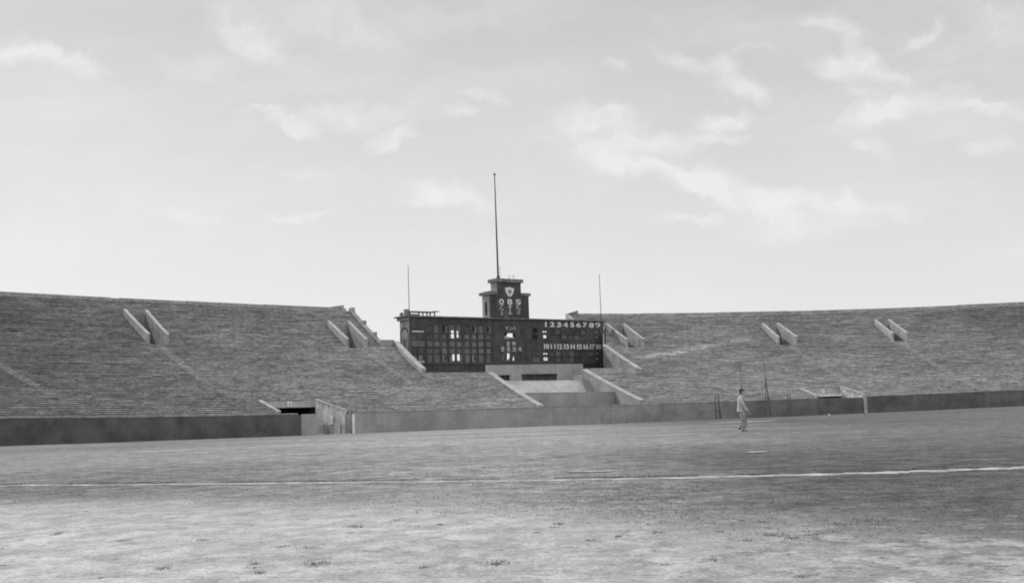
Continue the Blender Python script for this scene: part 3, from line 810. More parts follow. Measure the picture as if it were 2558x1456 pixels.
sR = [(440,505),(522,582),(605,662),(685,750),(768,825),(855,912),(932,985),(1008,1068),(1090,1145)]
zR = [(592,683),(691,746),(768,830),(845,905),(915,1006)]
def srange(x0, x1): return b1(x0, 800)[0], b1(x1, 800)[0]
def zrange(y0, y1, x=800): return b1(x, y1)[1], b1(x, y0)[1]
H = []; SH = []; OPEN = []
for i, c in enumerate(sR):
    for j, r in enumerate(zR):
        s0, s1 = srange(*c); z0, z1 = zrange(*r); H.append((s0, s1, z0, z1))
        op = None
        if i == 3 and j in (0, 1, 4): op = 'R'
        if i == 4 and j in (0, 1, 4): op = 'L'
        SH.append((s0, s1, z0, z1, i, j, op))
# open parts inside those cells (zoom coords)
OP = {(3,0):(712,750,655,683),(3,1):(712,750,691,738),(3,4):(720,755,910,985),(4,0):(768,793,660,683),(4,1):(768,793,691,732),(4,4):(773,801,910,985)}
# left column
lc = [(285,398,640,683,None),(285,398,915,985,None)]
for x0, x1, y0, y1, _ in lc:
    s0, s1 = srange(x0, x1); z0, z1 = zrange(y0, y1, 340); H.append((s0, s1, z0, z1))
# right score slots
RC = [(1716 + 71.0 * k, 1716 + 71.0 * k + 56) for k in range(9)]
RZ = [(645, 692), (703, 750), (882, 932), (942, 996)]
RSH = []
for i, c in enumerate(RC):
    for j, r in enumerate(RZ):
        s0, s1 = srange(*c); z0, z1 = zrange(*r, 2000); H.append((s0, s1, z0, z1)); RSH.append((s0, s1, z0, z1, i, j))
CC = [(1610,1656,628,684),(1606,1656,702,752),(1600,1690,935,1000)]
for c in CC: s0, s1 = srange(c[0], c[1]); z0, z1 = zrange(c[2], c[3], 1630); H.append((s0, s1, z0, z1))
MID = [(1293,1413,683,748),(1253,1290,905,985),(1317,1356,905,985),(1378,1412,905,985),(1440,1480,905,985)]
for c in MID: s0, s1 = srange(c[0], c[1]); z0, z1 = zrange(c[2], c[3], 1350); H.append((s0, s1, z0, z1))
def wall_holes(s0, s1, z0, z1, holes, d0, d1):
    m = MB(); ss = sorted({s0, s1, *[h[0] for h in holes], *[h[1] for h in holes]}); zs = sorted({z0, z1, *[h[2] for h in holes], *[h[3] for h in holes]})
    nS, nZ = len(ss) - 1, len(zs) - 1; solid = np.ones((nS, nZ), bool)
    for i in range(nS):
        for j in range(nZ):
            sc, zc = (ss[i] + ss[i+1]) / 2, (zs[j] + zs[j+1]) / 2
            if any(h[0] < sc < h[1] and h[2] < zc < h[3] for h in holes): solid[i, j] = False
    for i in range(nS):
        for j in range(nZ):
            if not solid[i, j]: continue
            a, b, c, e = ss[i], ss[i+1], zs[j], zs[j+1]
            m.quad(BT(a, d0, c), BT(b, d0, c), BT(b, d0, e), BT(a, d0, e)); m.quad(BT(b, d1, c), BT(a, d1, c), BT(a, d1, e), BT(b, d1, e))
            if i == 0 or not solid[i-1, j]: m.quad(BT(a, d1, c), BT(a, d0, c), BT(a, d0, e), BT(a, d1, e))
            if i == nS-1 or not solid[i+1, j]: m.quad(BT(b, d0, c), BT(b, d1, c), BT(b, d1, e), BT(b, d0, e))
            if j == 0 or not solid[i, j-1]: m.quad(BT(a, d1, c), BT(b, d1, c), BT(b, d0, c), BT(a, d0, c))
            if j == nZ-1 or not solid[i, j+1]: m.quad(BT(a, d0, e), BT(b, d0, e), BT(b, d1, e), BT(a, d1, e))
    return m
# merge tiny gaps in break points
H = [tuple(round(v, 3) for v in h) for h in H]
wall_holes(0.0, LB, z_bot, z_top, H, 0.0, .30).build('front_wall', M_['board'], SB)
def bbox(nm, s0, s1, d0, d1, z0, z1, mname, parent=SB, label=None):
    m = MB(); m.box(s0, s1, d0, d1, z0, z1, BT); return m.build(nm, M_[mname], parent, label=label)
# back wall with openings behind the open windows
BH = []
def bh(x0, x1, y0, y1, pad=.7):
    sa, za = b1(x0, y1, DB - .15); sb_, zb_ = b1(x1, y0, DB - .15); BH.append((sa - pad, sb_ + pad, za - pad, zb_ + pad))
bh(700, 810, 650, 745); bh(700, 810, 905, 990); bh(1293, 1413, 683, 748, .3); bh(1310, 1415, 905, 985, .3); bh(1700, 1775, 645, 750, .4); bh(1700, 1775, 882, 992, .4)
BH = [tuple(round(v, 3) for v in h) for h in BH]
wall_holes(.02, LB - .02, z_bot, z_top - .02, BH, DB - .2, DB).build('back_wall', M_['board'], SB)
bbox('roof', .02, LB - .02, .31, DB - .21, z_top - .2, z_top - .03, 'board_trim')
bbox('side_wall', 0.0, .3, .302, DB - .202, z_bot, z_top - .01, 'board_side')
bbox('side_wall', LB - .3, LB, .302, DB - .202, z_bot, z_top - .01, 'board')
# left side face: plaster skin, arched recess and small window
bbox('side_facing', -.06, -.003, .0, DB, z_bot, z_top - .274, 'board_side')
m = MB(); pts = []
zc0, zc1 = z_bot + 4, z_top - 2.6
for k in range(13): a = math.pi * k / 12; pts.append((DB * .5 + DB * .36 * math.cos(a), zc1 + DB * .36 * math.sin(a)))
pts = [(DB * .86, zc0)] + pts + [(DB * .14, zc0)]
fr = [(DB * .5 + (p[0] - DB * .5) * 1.22, p[1] + (.18 if p[1] >= zc1 else 0)) for p in pts]
n = len(pts); vs = [BT(-.10, p[0], p[1]) for p in pts] + [BT(-.10, p[0], p[1]) for p in fr] + [BT(-.06, p[0], p[1]) for p in fr]+ [BT(-.06, p[0], p[1]) for p in pts]
fs = [(i, i + 1, n + i + 1, n + i) for i in range(n - 1)] + [(n + i, n + i + 1, 2 * n + i + 1, 2 * n + i) for i in range(n - 1)] + [(3*n + i, 3*n+i + 1, i + 1, i) for i in range(n - 1)]
m.add(vs, fs); m.build('arch_moulding', M_['shut_d'], SB)
bbox('side_window', -.09, -.061, DB * .36, DB * .66, z_top - 4.6, z_top - 3.2, 'shut_b')
# cornices of the main block
bbox('cornice', -.75, LB + .25, -.28, DB + .5, z_top - .17, z_top - .002, 'cornice')
bbox('cornice_moulding', -.4, LB + .12, -.14, DB + .25, z_top - .27, z_top - .172, 'board_trim')
m = MB(); m.box(-.42, -.062, -.1, DB + .2, z_top - .60, z_top - .273, BT); m.build('cornice_moulding', M_['board_side'], SB)
# base trim
bbox('base_trim', .0, LB, -.12, -.003, z_pan - .16, z_pan, 'board_trim')
bbox('base_plinth', .0, LB, -.2, -.003, z_bot, z_pan - 1.0, 'board_trim')
# shutters
k = 0
for (s0, s1, z0, z1, i, j, op) in SH:
    mm = random.choice(['shut_a', 'shut_a', 'shut_b']) if i > 0 else 'shut_b'
    if j == 0 and random.random() < .7: mm = 'shut_b'
    if (i, j) in ((0, 0), (0, 1), (2, 0), (5, 0)): mm = 'shut_d'
    if i >= 5 and j in (2, 3): mm = 'shut_a'
    dd = .12
    if op:
        x0, x1, y0, y1 = OP[(i, j)]; a, b = srange(x0, x1); c, e = zrange(y0, y1)
        m = MB()
        if a > s0 + .03: m.box(s0, a, dd, dd + .05, z0, z1, BT)
        if b < s1 - .03: m.box(b, s1, dd, dd + .05, z0, z1, BT)
        if c > z0 + .03: m.box(a + .002, b - .002, dd, dd + .05, z0, c, BT)
        if e < z1 - .03: m.box(a + .002, b - .002, dd, dd + .05, e, z1, BT)
        if m.v: m.build('shutter', M_[mm], SB, label='shutter standing open to the sky')
        continue
    bbox('shutter', s0, s1, dd, dd + .05, z0, z1, mm)
    if (i, j) in ((2, 4), (6, 4)):
        bbox('slot_panel', lerp(s0, s1, .05), lerp(s0, s1, .42), .04, .10, z0 + .1, z1 - .1, 'shut_c')
        bbox('slot_panel', lerp(s0, s1, .5), lerp(s0, s1, .75), .04, .10, z0 + .3, z0 + .9, 'black')
    if (i, j) in ((2, 0), (6, 0), (8, 0)):
        bbox('slot_panel', lerp(s0, s1, .80), lerp(s0, s1, .97), .04, .10, z0 + .05, z1 - .2, 'shut_c')
        bbox('slot_panel', lerp(s0, s1, .25), lerp(s0, s1, .65), .04, .10, z0 + .2, z0 + 1.0, 'black')
for n_i, (x0, x1, y0, y1, _) in enumerate(lc):
    s0, s1 = srange(x0, x1); z0, z1 = zrange(y0, y1, 340)
    if n_i == 0: bbox('shutter', s0, s1, .12, .17, z0, z1, 'shut_d')
    else:
        bbox('shutter', s0, lerp(s0, s1, .38), .12, .17, z0, z1, 'shut_b'); bbox('shutter', lerp(s0, s1, .38) + .01, lerp(s0, s1, .52), .2, .25, z0, z1, 'black'); bbox('shutter', lerp(s0, s1, .52) + .01, s1, .12, .17, z0, z1, 'shut_a')
for (x0, x1, y0, y1, mm) in ((276, 400, 655, 675, 'bar'), (290, 404, 990, 1006, 'bar'), (262, 410, 770, 830, 'shut_b')):
    s0, s1 = srange(x0, x1); z0, z1 = zrange(y0, y1, 340); bbox('name_bar', s0, s1, -.1, -.004, z0, z1, mm)
for (s0, s1, z0, z1, i, j) in RSH:
    if i == 0:
        if j in (1, 3):
            m = MB(); sm2 = (s0 + s1) / 2
            m.box(s0, s0 + (s1 - s0) * (.22 if j == 1 else .15), .12, .17, z0, z1, BT); m.box(s1 - (s1 - s0) * (.2 if j == 1 else .1), s1, .12, .17, z0, z1, BT)
            if j == 3: m.box(sm2 - .05, sm2 + .05, .12, .17, z0, z1, BT)
            m.box(s0, s1, .18, .22, z0, z0 + (z1 - z0) * .22, BT); m.box(s0, s1, .18, .22, z1 - (z1 - z0) * .12, z1, BT)
            m.build('shutter', M_['shut_r'], SB, label='shutter standing open to the sky')
        else:
            bbox('shutter', s0, s1, .12, .17, z0, z0 + (z1 - z0) * .30, 'shut_r'); bbox('shutter', s0, s1, .12, .17, z0 + (z1 - z0) * .58, z1, 'shut_r')
            bbox('slot_panel', lerp(s0, s1, .45), lerp(s0, s1, .55), .12, .17, z0, z1, 'shut_r')
        continue
    mm = random.choice(['shut_r', 'shut_r', 'board', 'shut_b', 'shut_d'])
    bbox('shutter', s0, s1, random.uniform(.06, .16), .2, z0, z1, mm)
    if i == 8: bbox('slot_panel', lerp(s0, s1, .2), lerp(s0, s1, .6), .0, .05, lerp(z0, z1, .3), lerp(z0, z1, .8), 'shut_c')
for n_i, c in enumerate(CC):
    s0, s1 = srange(c[0], c[1]); z0, z1 = zrange(c[2], c[3], 1630); bbox('shutter', s0, s1, .2, .25, z0, z1, 'black' if n_i < 2 else 'shut_b')
for n_i, c in enumerate(MID):
    s0, s1 = srange(c[0], c[1]); z0, z1 = zrange(c[2], c[3], 1350); g = lambda a, b: (lerp(s0, s1, a), lerp(z0, z1, b))
    def poly(pts, mname, nm='broken_board', d=.12):
        m = MB(); n = len(pts); vs = [BT(*((g(*p)[0]), d, g(*p)[1])) for p in pts] + [BT(*((g(*p)[0]), d + .05, g(*p)[1])) for p in pts]
        m.add(vs, [tuple(range(n)), tuple(range(n, 2 * n))[::-1]] + [((i + 1) % n, i, n + i, n + (i + 1) % n) for i in range(n)]); m.build(nm, M_[mname], SB)
    if n_i == 0:
        poly([(0, .45), (.22, .5), (.36, .97), (.3, 1), (0, 1)], 'black'); poly([(.82, .3), (1, .3), (1, 1), (.82, 1)], 'black')
        poly([(0, 0), (.24, 0), (.24, .48), (0, .42)], 'shut_c', d=.05); poly([(.25, 0), (.44, 0), (.44, .32), (.25, .4)], 'shut_c', d=.05); poly([(.45, 0), (.8, 0), (.8, .22), (.45, .34)], 'shut_b', d=.05); poly([(.81, 0), (.95, 0), (.95, .4), (.81, .36)], 'shut_c', d=.05)
    elif n_i == 2: poly([(.22, 0), (1, 0), (1, .55)], 'shut_b')
    elif n_i == 3: poly([(0, .1), (0, 1), (1, 1), (1, 0), (.6, 0), (.6, .55), (.42, .62), (.1, .15)], 'shut_b')
    else: bbox('shutter', s0, s1, .12, .17, z0, z1, 'shut_b' if n_i == 1 else 'shut_d')

# the tower, two tiers
def zat(x, y): return b1(x, y)[1]
t1a, t1b = b1(1128, 400)[0], b1(1559, 400)[0]; t1z = zat(1340, 268)
t2a, t2b = b1(1208, 200)[0], b1(1470, 200)[0]; t2z = zat(1340, 126)
D1 = 1.8
bbox('lower_tier', t1a, t1b, -.05, D1, z_top - .25, t1z, 'board')
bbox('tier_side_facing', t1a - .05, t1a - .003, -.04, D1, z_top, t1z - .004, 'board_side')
bbox('tier_window', t1a - .09, t1a - .052, D1 * .35, D1 * .62, z_top + .45, z_top + 2.3, 'black')
bbox('tier_cornice', t1a - .34, t2a - .01, -.25, D1 + .4, t1z, t1z + .42, 'cornice')
bbox('tier_cornice', t2b + .01, t1b + .3, -.2, D1 + .3, t1z, t1z + .42, 'cornice')
bbox('upper_tier', t2a, t2b, -.052, D1 - .3, t1z + .003, t2z, 'board')
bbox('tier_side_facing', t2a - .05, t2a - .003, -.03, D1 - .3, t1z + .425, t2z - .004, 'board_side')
bbox('tier_cornice', t2a - .3, t2b + .3, -.3, D1 + .1, t2z, t2z + .5, 'cornice')
m = MB(); m.box(t1a + .05, t2a - .06, -.02, D1 - .1, t1z + .423, t1z + .55, BT); m.build('tier_roof', M_['cornice'], SB)
# the tower front panel reaches down over the main block
bbox('front_pilaster', b1(1160, 600)[0], b1(1166, 600)[0], -.05, -.003, z_pan, z_top - .275, 'board_trim')
bbox('tier_opening', *srange(1236, 1290), -.08, -.052, zat(1260, 530), zat(1260, 508), 'black')
bbox('tier_opening', *srange(1335, 1370), -.08, -.052, zat(1350, 532), zat(1350, 512), 'black')
# emblem: a shield
cs, cz = b1(1343, 232); hw = abs(b1(1390, 232)[0] - b1(1296, 232)[0]) / 2; hz = (zat(1343, 178) - zat(1343, 290)) / 2
sh = [(-1, .86), (-.62, .80), (-.3, .9), (0, 1), (.3, .9), (.62, .80), (1, .86), (.97, .3), (.82, -.2), (.5, -.65), (.2, -.9), (0, -1), (-.2, -.9), (-.5, -.65), (-.82, -.2), (-.97, .3)]
def plate(pts, d0, d1, mname, nm, parent):
    m = MB(); n = len(pts); vs = [BT(cs + x * hw, d0, cz + z * hz) for x, z in pts] + [BT(cs + x * hw, d1, cz + z * hz) for x, z in pts]
    m.add(vs, [tuple(range(n))[::-1], tuple(range(n, 2 * n))] + [(i, (i + 1) % n, n + (i + 1) % n, n + i) for i in range(n)]); return m.build(nm, M_[mname], parent)
em = plate(sh, -.16, -.045, 'letter', 'emblem', SB)
plate([(.40 * math.cos(a) + 0, .42 * math.sin(a) + .08) for a in [2 * math.pi * k / 20 for k in range(20)]], -.19, -.162, 'shut_c', 'emblem_mark', em)
plate([(-.05, -.9), (.05, -.9), (.05, -.32), (-.05, -.32)], -.19, -.162, 'shut_c', 'emblem_mark', em)
plate([(.12, -.2), (.3, -.05), (.3, .3), (.12, .4)], -.2, -.192, 'shut_a', 'emblem_mark', em)
def glyph(ch, x0, x1, y0, y1, m='letter', bold=.03, nm='lettering', d=-.055, ext=.08, label=None):
    sa, sb_ = b1(x0, (y0 + y1) / 2)[0], b1(x1, (y0 + y1) / 2)[0]; za, zb_ = zat((x0 + x1) / 2, y1), zat((x0 + x1) / 2, y0)
    text_mesh(ch, M_[m], lambda x, z, e: BT(lerp(sa, sb_, x), d - ext + (ext - e) * .0 + (0 if e == 0 else ext), lerp(za, zb_, z)), ext, nm, SB, bold=bold, label=label)
# zoom of src [1900,1120] scale 12.131 -> coordinates in the Z1 frame
def Q(x, y): return ((1900 + x / 12.131) - 1500) * 2.842, ((1120 + y / 12.131) - 1050) * 2.842
def gq(ch, x0, x1, y0, y1, **k): a = Q(x0, y0); b = Q(x1, y1); glyph(ch, a[0], b[0], a[1], b[1], **k)
gq('O', 395, 600, 465, 715, bold=.035)
gq('B', 797, 1010, 470, 720, bold=.02)
gq('S', 1180, 1410, 485, 720, bold=.02)
for ch, x0, x1, y0, y1 in (('ア', 410, 600, 725, 890), ('ウ', 415, 605, 895, 1050), ('ト', 490, 610, 1060, 1240), ('ボ', 805, 1005, 730, 900), ('ル', 830, 1010, 1030, 1200)):
    gq(ch, x0, x1, y0, y1, m='letter2', bold=0.0)
a = Q(885, 720); b = Q(918, 1020); s0, s1 = b1(*a)[0], b1(b[0], a[1])[0]; bbox('lettering', s0, s1, -.13, -.054, zat(*b), zat(*a), 'letter2')
for k, ch in enumerate('ストライク'): gq(ch, 1205, 1395, 705 + k * 100, 798 + k * 100, m='letter2', bold=0.0)
# digits
def Qd(x, y): return ((2040 + x / 6.067) - 1500) * 2.842, ((1200 + y / 6.067) - 1050) * 2.842
dg = [('1',430,465,282,400),('2',545,650,285,405),('3',708,808,290,410),('4',862,965,292,412),('5',1022,1115,295,412),('6',1165,1270,298,415),('7',1312,1415,300,415),('8',1468,1575,303,420),('9',1612,1725,300,420)]
for ch, x0, x1, y0, y1 in dg: a = Qd(x0, y0); b = Qd(x1, y1); glyph(ch, a[0], b[0], a[1], b[1], nm='numeral', d=-.004, bold={'6': .018, '9': .0}.get(ch, .03))
dg = [('1',410,432,800,915),('0',452,522,802,918),('1',568,590,803,918),('1',650,672,803,918),('1',722,744,808,922),('2',765,832,808,925),('1',880,902,805,922),('3',915,990,808,925),('1',1033,1055,808,925),('4',1068,1138,808,925),('1',1185,1207,810,925),('5',1222,1298,812,928),('1',1338,1360,810,925),('6',1375,1450,812,930),('1',1488,1510,812,928),('7',1525,1598,812,928),('1',1635,1657,815,928),('8',1672,1748,815,930)]
for ch, x0, x1, y0, y1 in dg: a = Qd(x0, y0); b = Qd(x1, y1); glyph(ch, a[0], b[0], a[1], b[1], nm='numeral', d=-.004, bold=.02)
# centre column writing
def Qc(x, y): return ((1920 + x / 8.567) - 1500) * 2.842, ((1250 + y / 8.567) - 1050) * 2.842
for ch, x0, x1, y0, y1, mm in (('ヤ',315,430,122,245,'letter2'),('ノ',455,520,145,260,'letter2'),('ハ',558,655,130,245,'letter2'),('審',358,468,625,775,'letter2'),('判',545,655,625,775,'letter2'),('塁',178,285,805,960,'letter2'),('塁',365,482,808,960,'letter2'),('塁',555,675,810,962,'letter2'),('球',745,858,812,945,'letter2')):
    a = Qc(x0, y0); b = Qc(x1, y1); glyph(ch, a[0], b[0], a[1], b[1], m=mm, d=-.004, bold=0.0)

# roof clutter: a low platform on short posts at the left end
RP = empty('roof_platform', BT(2.2, 1.2, z_top), 'low railing platform of thin slabs on posts on the left end of the scoreboard roof', 'platform')
m = MB(); m.box(.3, 4.7, .4, 1.9, z_top + .60, z_top + .68, BT); m.box(4.3, 5.2, .3, 2.0, z_top + .70, z_top + .76, BT); m.build('slab', M_['cornice'], RP)
for (s, d) in ((.4, .5), (2.5, .5), (2.6, 1.7), (3.4, .9), (4.4, .5), (4.4, 1.7), (.5, 1.7)):
    m = MB(); m.box(s, s + .14, d, d + .14, z_top, z_top + .597, BT); m.build('post', M_['metal'], RP)
m = MB(); m.box(-.35, .2, .3, .8, z_top, z_top + .9, BT); m.box(-.5, -.2, 1.2, 1.7, z_top, z_top + .5, BT); m.build('chimney_block', M_['cornice'], RP)
m = MB(); m.box(.7, 2.3, .9, 1.3, z_top, z_top + .35, BT); m.build('crate', M_['board_side'], RP)

# flagpoles
def pole(pxb, pyb, pxt, pyt, s, d, zb_, label, r=.1, r2=.05, ball=True):
    base = BT(s, d, zb_); yb = base[1]; rt = ray(pxt, pyt)
    top = (rt[0] * yb, yb, 1 + rt[2] * yb); top = (base[0] + (top[0] - base[0]) * .5, yb, top[2])
    t = empty('flagpole', base, label, 'flagpole', 'flagpoles on the scoreboard')
    m = MB(); m.tube([base, lerp(np.array(base), np.array(top), .5), top], [r, (r + r2) / 2, r2], 10); m.build('pole', M_['metal'], t, True)
    m = MB(); m.tube([base, np.array(base) + (0, 0, .5)], [r * 1.9, r * 1.5], 10); m.build('socket', M_['metal'], t, True)
    if ball: m = MB(); m.ball(np.array(top) + (0, 0, .08), .17, .17, .17); m.build('finial', M_['metal'], t, True)
sF, _ = bp(1244.5, 700, .5)
pole(1244, 700, 1234.3, 437, sF, .5, t2z + .5, 'tall main flagpole on top of the scoreboard tower', .14, .08)
sL, _ = bp(1022.5, 785, .6); pole(1022, 785, 1019, 663, sL, .6, z_top, 'thin flagpole at the left end of the scoreboard roof', .055, .04, False)
sRr, _ = bp(1501.5, 797, .6); pole(1501, 797, 1497, 685, sRr, .6, z_top, 'thin flagpole at the right end of the scoreboard roof', .055, .04, False)
for (x, h, nm) in ((1249, 1.4, ''), ):
    s, _ = bp(x, 700, .8); t = empty('roof_rod', BT(s, .8, t2z + .5), 'short thin rod beside the main flagpole on the tower roof', 'rod')
    m = MB(); m.tube([BT(s, .8, t2z + .5), BT(s, .8, t2z + 2.4)], .03, 6); m.build('rod', M_['metal'], t)
s, _ = bp(1268, 700, .6)
t = empty('roof_ladder', BT(s, .6, t2z + .5), 'thin hooped ladder top rising over the tower roof', 'ladder')
for ds in (0, .75):
    m = MB(); m.tube([BT(s + ds, .3, t2z + .5), BT(s + ds, .3, t2z + 1.1), BT(s + ds + .12, .3, t2z + 1.2), BT(s + ds + .25, .3, t2z + 1.1), BT(s + ds + .25, .3, t2z + .5)], .025, 6); m.build('hoop', M_['metal'], t)

# shrub by the right foot of the scoreboard
def shrub(c, r, n, label):
    t = empty('shrub', c, label, 'shrub'); st = MB()
    for k in range(7):
        a = random.uniform(0, 6.28); q = np.array(c) + (math.cos(a) * r * .5, math.sin(a) * r * .5, r * random.uniform(.9, 1.5)); st.tube([c, lerp(np.array(c), q, .5) + (0, 0, .1), q], [.05, .035, .015], 5)
    st.build('stems', M_['post_dark'], t); m = MB()
    for k in range(n):
        v = rng.normal(size=3); v /= np.linalg.norm(v); q = np.array(c) + v * (r * rng.uniform(.35, 1.0) * (1 + .25 * math.sin(v[0] * 5 + v[2] * 3)), r * rng.uniform(.35, 1.0), r * rng.uniform(.3, .95)) + (0, 0, r * .85)
        a = rng.normal(size=3) * .09; b = rng.normal(size=3) * .09; m.add([q - a, q + b, q + a, q - b], [(0, 1, 2, 3)])
    m.build('foliage', M_['shrub'], t)
sq, zq = bp(1519, 928, -.8)
shrub(np.array(BT(sq, -.8, zq - .2)), 1.35, 900, 'dark shrub growing at the right foot of the scoreboard')

# ---------------------------------------------------------------- ground
def zground(x, y):
    r = math.hypot(x, y)
    if y < 20 or r < 20: return 0.0
    us = UG; k = np.interp(x / y, UGx, UGu)
    dw = np.interp(k, UGu, UGd)
    t = min(1, max(0, (r - 48) / (dw - 48))); t = t * t * (3 - 2 * t)
    return ZB(k) * t
UG = np.linspace(hu[0] - 6, hu[-1] + 6, 90); q = np.array([P2(u) for u in UG]); UGx = q[:, 0] / q[:, 1]; UGu = UG; UGd = np.hypot(q[:, 0], q[:, 1])
rings = [0.5 * 1.0, 2, 3.5] + list(np.arange(5, 30, .5)) + list(np.arange(30, 200, 3)) + [220, 260, 330, 450, 700, 1100, 2000, 4000]
angs = list(np.arange(-32, 32.1, 1.0)) + list(np.arange(40, 320, 10)); na = len(angs)
vs = [(0, 0, 0)]; fs = []
for r in rings:
    for a in angs:
        x, y = r * math.sin(R(a)), r * math.cos(R(a)); z = zground(x, y) if r < 260 else zground(x * 250 / r, y * 250 / r) * 0 - .3 * min(1, (r - 200) / 60)
        vs.append((x, y, z))
for j in range(na): fs.append((0, 1 + (j + 1) % na, 1 + j))
for i in range(len(rings) - 1):
    for j in range(na):
        a, b = 1 + i * na + j, 1 + i * na + (j + 1) % na; fs.append((a, b, b + na, a + na))
gm = bpy.data.materials.new('dry_grass_and_sand'); gm.use_nodes = True
t = NT(gm.node_tree); b = gm.node_tree.nodes['Principled BSDF']
g = t.n('ShaderNodeNewGeometry'); P = g.outputs['Position']; sp = t.n('ShaderNodeSeparateXYZ'); t.link(P, sp.inputs[0]); X, Y = sp.outputs[0], sp.outputs[1]
n1 = t.noise(P, .35, 5, .6); n2 = t.noise(P, 1.6, 5, .65); n3 = t.noise(P, 6.0, 4, .65); n4 = t.noise(t.mapping(P, sc=(2.4, 1.9, 1)), 1.0, 5, .65)
# signed distance beyond the sand/grass edge
edge = t.math('SUBTRACT', Y, t.math('SUBTRACT', t.mapr(X, -8.0, 0.0, 16.2, 12.7, False), t.mapr(X, -.6, 1.8, 0.0, 3.9)))
edge = t.math('ADD', edge, t.math('MULTIPLY', t.math('SUBTRACT', n1, .5), 8.0))
edge = t.math('ADD', edge, t.math('MULTIPLY', t.math('SUBTRACT', n2, .5), 9.0))
edge = t.math('ADD', edge, t.math('MULTIPLY', t.math('SUBTRACT', n3, .5), 7.0))
gmask = t.mapr(edge, -1.8, 2.2)
# scattered patches inside the sand, bare patches inside the grass
pn = t.math('ADD', t.math('MULTIPLY', t.noise(t.mapping(P, sc=(4.2, 3.2, 1)), 1.0, 6, .68, .4), .6), t.math('MULTIPLY', n3, .4))
pat = t.mapr(pn, t.mapr(X, -4.0, 4.0, .50, .45), t.mapr(X, -4.0, 4.0, .61, .56))
nearg = t.math('MULTIPLY', pat, t.mapr(X, -5.0, 5.0, .55, .8))
bare = t.mapr(t.noise(t.mapping(P, sc=(.10, .16, 1)), 1.0, 5, .65), .58, .72)
gmask = t.math('MAXIMUM', gmask, nearg)
gmask = t.math('MULTIPLY', gmask, t.math('SUBTRACT', 1.0, t.math('MULTIPLY', bare, .4)))
sand = t.mapr(n1, .3, .7, .42, .52); sand = t.math('MULTIPLY', sand, t.mapr(n3, .3, .7, .90, 1.08))
sand = t.math('MULTIPLY', sand, t.mapr(n4, .36, .64, .80, 1.12)); sand = t.math('MULTIPLY', sand, t.mapr(X, -3.0, 5.0, 1.0, .84))
# grass tone: darker turf to the right, plus lens edge falloff painted into the colour
far = t.mapr(Y, 14.0, 45.0)
ratio = t.math('DIVIDE', X, t.math('MAXIMUM', Y, 4.0))
rt_ = t.mapr(t.math('ABSOLUTE', t.math('SUBTRACT', ratio, -.02)), .06, .46, .0, 1.0)
X_near = t.math('MULTIPLY', t.mapr(X, -.5, 4.5, .28, .125), t.mapr(X, -8.0, -1.0, .75, 1.0)); X_far = t.math('MULTIPLY', t.mapr(X, -2.0, 19.0, .33, .165), t.mapr(X, -24.0, -4.0, .72, 1.0))
gr = t.mix(far, X_near, X_far)
gr = t.math('MULTIPLY', gr, t.mapr(n2, .34, .66, .72, 1.28)); gr = t.math('MULTIPLY', gr, t.mapr(n3, .3, .7, .70, 1.25)); gr = t.math('MULTIPLY', gr, t.mapr(t.noise(P, .08, 4, .6), .35, .65, .86, 1.12))
colv = t.mix(gmask, sand, gr)
colv = t.math('MULTIPLY', colv, t.mapr(t.noise(P, 34.0, 3, .7), .34, .66, .76, 1.20))
colv = t.math('MULTIPLY', colv, t.mapr(t.noise(t.mapping(P, sc=(1, 1.5, 1)), 9.0, 4, .7), .34, .50, .70, 1.04))
t.link(colv, b.inputs['Base Color']); b.inputs['Roughness'].default_value = 1.0; b.inputs['Specular IOR Level'].default_value = 0.0
bn = t.n('ShaderNodeBump'); bn.inputs['Strength'].default_value = .5; bn.inputs['Distance'].default_value = .06
t.link(t.math('ADD', t.noise(P, 3.0, 6, .65), t.math('MULTIPLY', t.noise(P, 18.0, 3, .6), .35)), bn.inputs['Height']); t.link(bn.outputs[0], b.inputs['Normal'])
m = MB(); m.add(vs, fs); gnd = m.build('ground', gm); tag(gnd, kind='structure')

# chalk line: measured points on the ground
LP = [(-260,1223),(0,1213.5),(250,1211.2),(504,1209),(900,1205),(1289,1200.6),(1600,1195.5),(1924,1188.3),(2250,1179),(2558,1168),(2900,1154)]
def gpt(px, py, z=0.0): r = ray(px, py); k = (z - 1) / r[2]; return np.array([r[0] * k, k])
L2 = catmull([gpt(*p) for p in LP], 24)
m = MB(); vs = []; fs = []; k = 0
for i, p in enumerate(L2):
    a = L2[max(i - 1, 0)]; bb = L2[min(i + 1, len(L2) - 1)]; d = (bb - a) / np.linalg.norm(bb - a); nn = np.array([-d[1], d[0]])
    w1 = .17 + .07 * math.sin(i * .9) + random.uniform(-.06, .06); w2 = .15 + .06 * math.sin(i * .53 + 2) + random.uniform(-.06, .06)
    w1 *= lerp(.55, 1.6, i / len(L2)); w2 *= lerp(.55, 1.6, i / len(L2))
    vs += [(*(p + nn * w1), .004), (*(p), .012), (*(p - nn * w2), .004)]
for i in range(len(L2) - 1): fs += [(i * 3 + 1, i * 3 + 4, i * 3 + 3, i * 3), (i * 3 + 2, i * 3 + 5, i * 3 + 4, i * 3 + 1)]
m.add(vs, fs); o = m.build('chalk_line', M_['chalk']); tag(o, kind='structure')
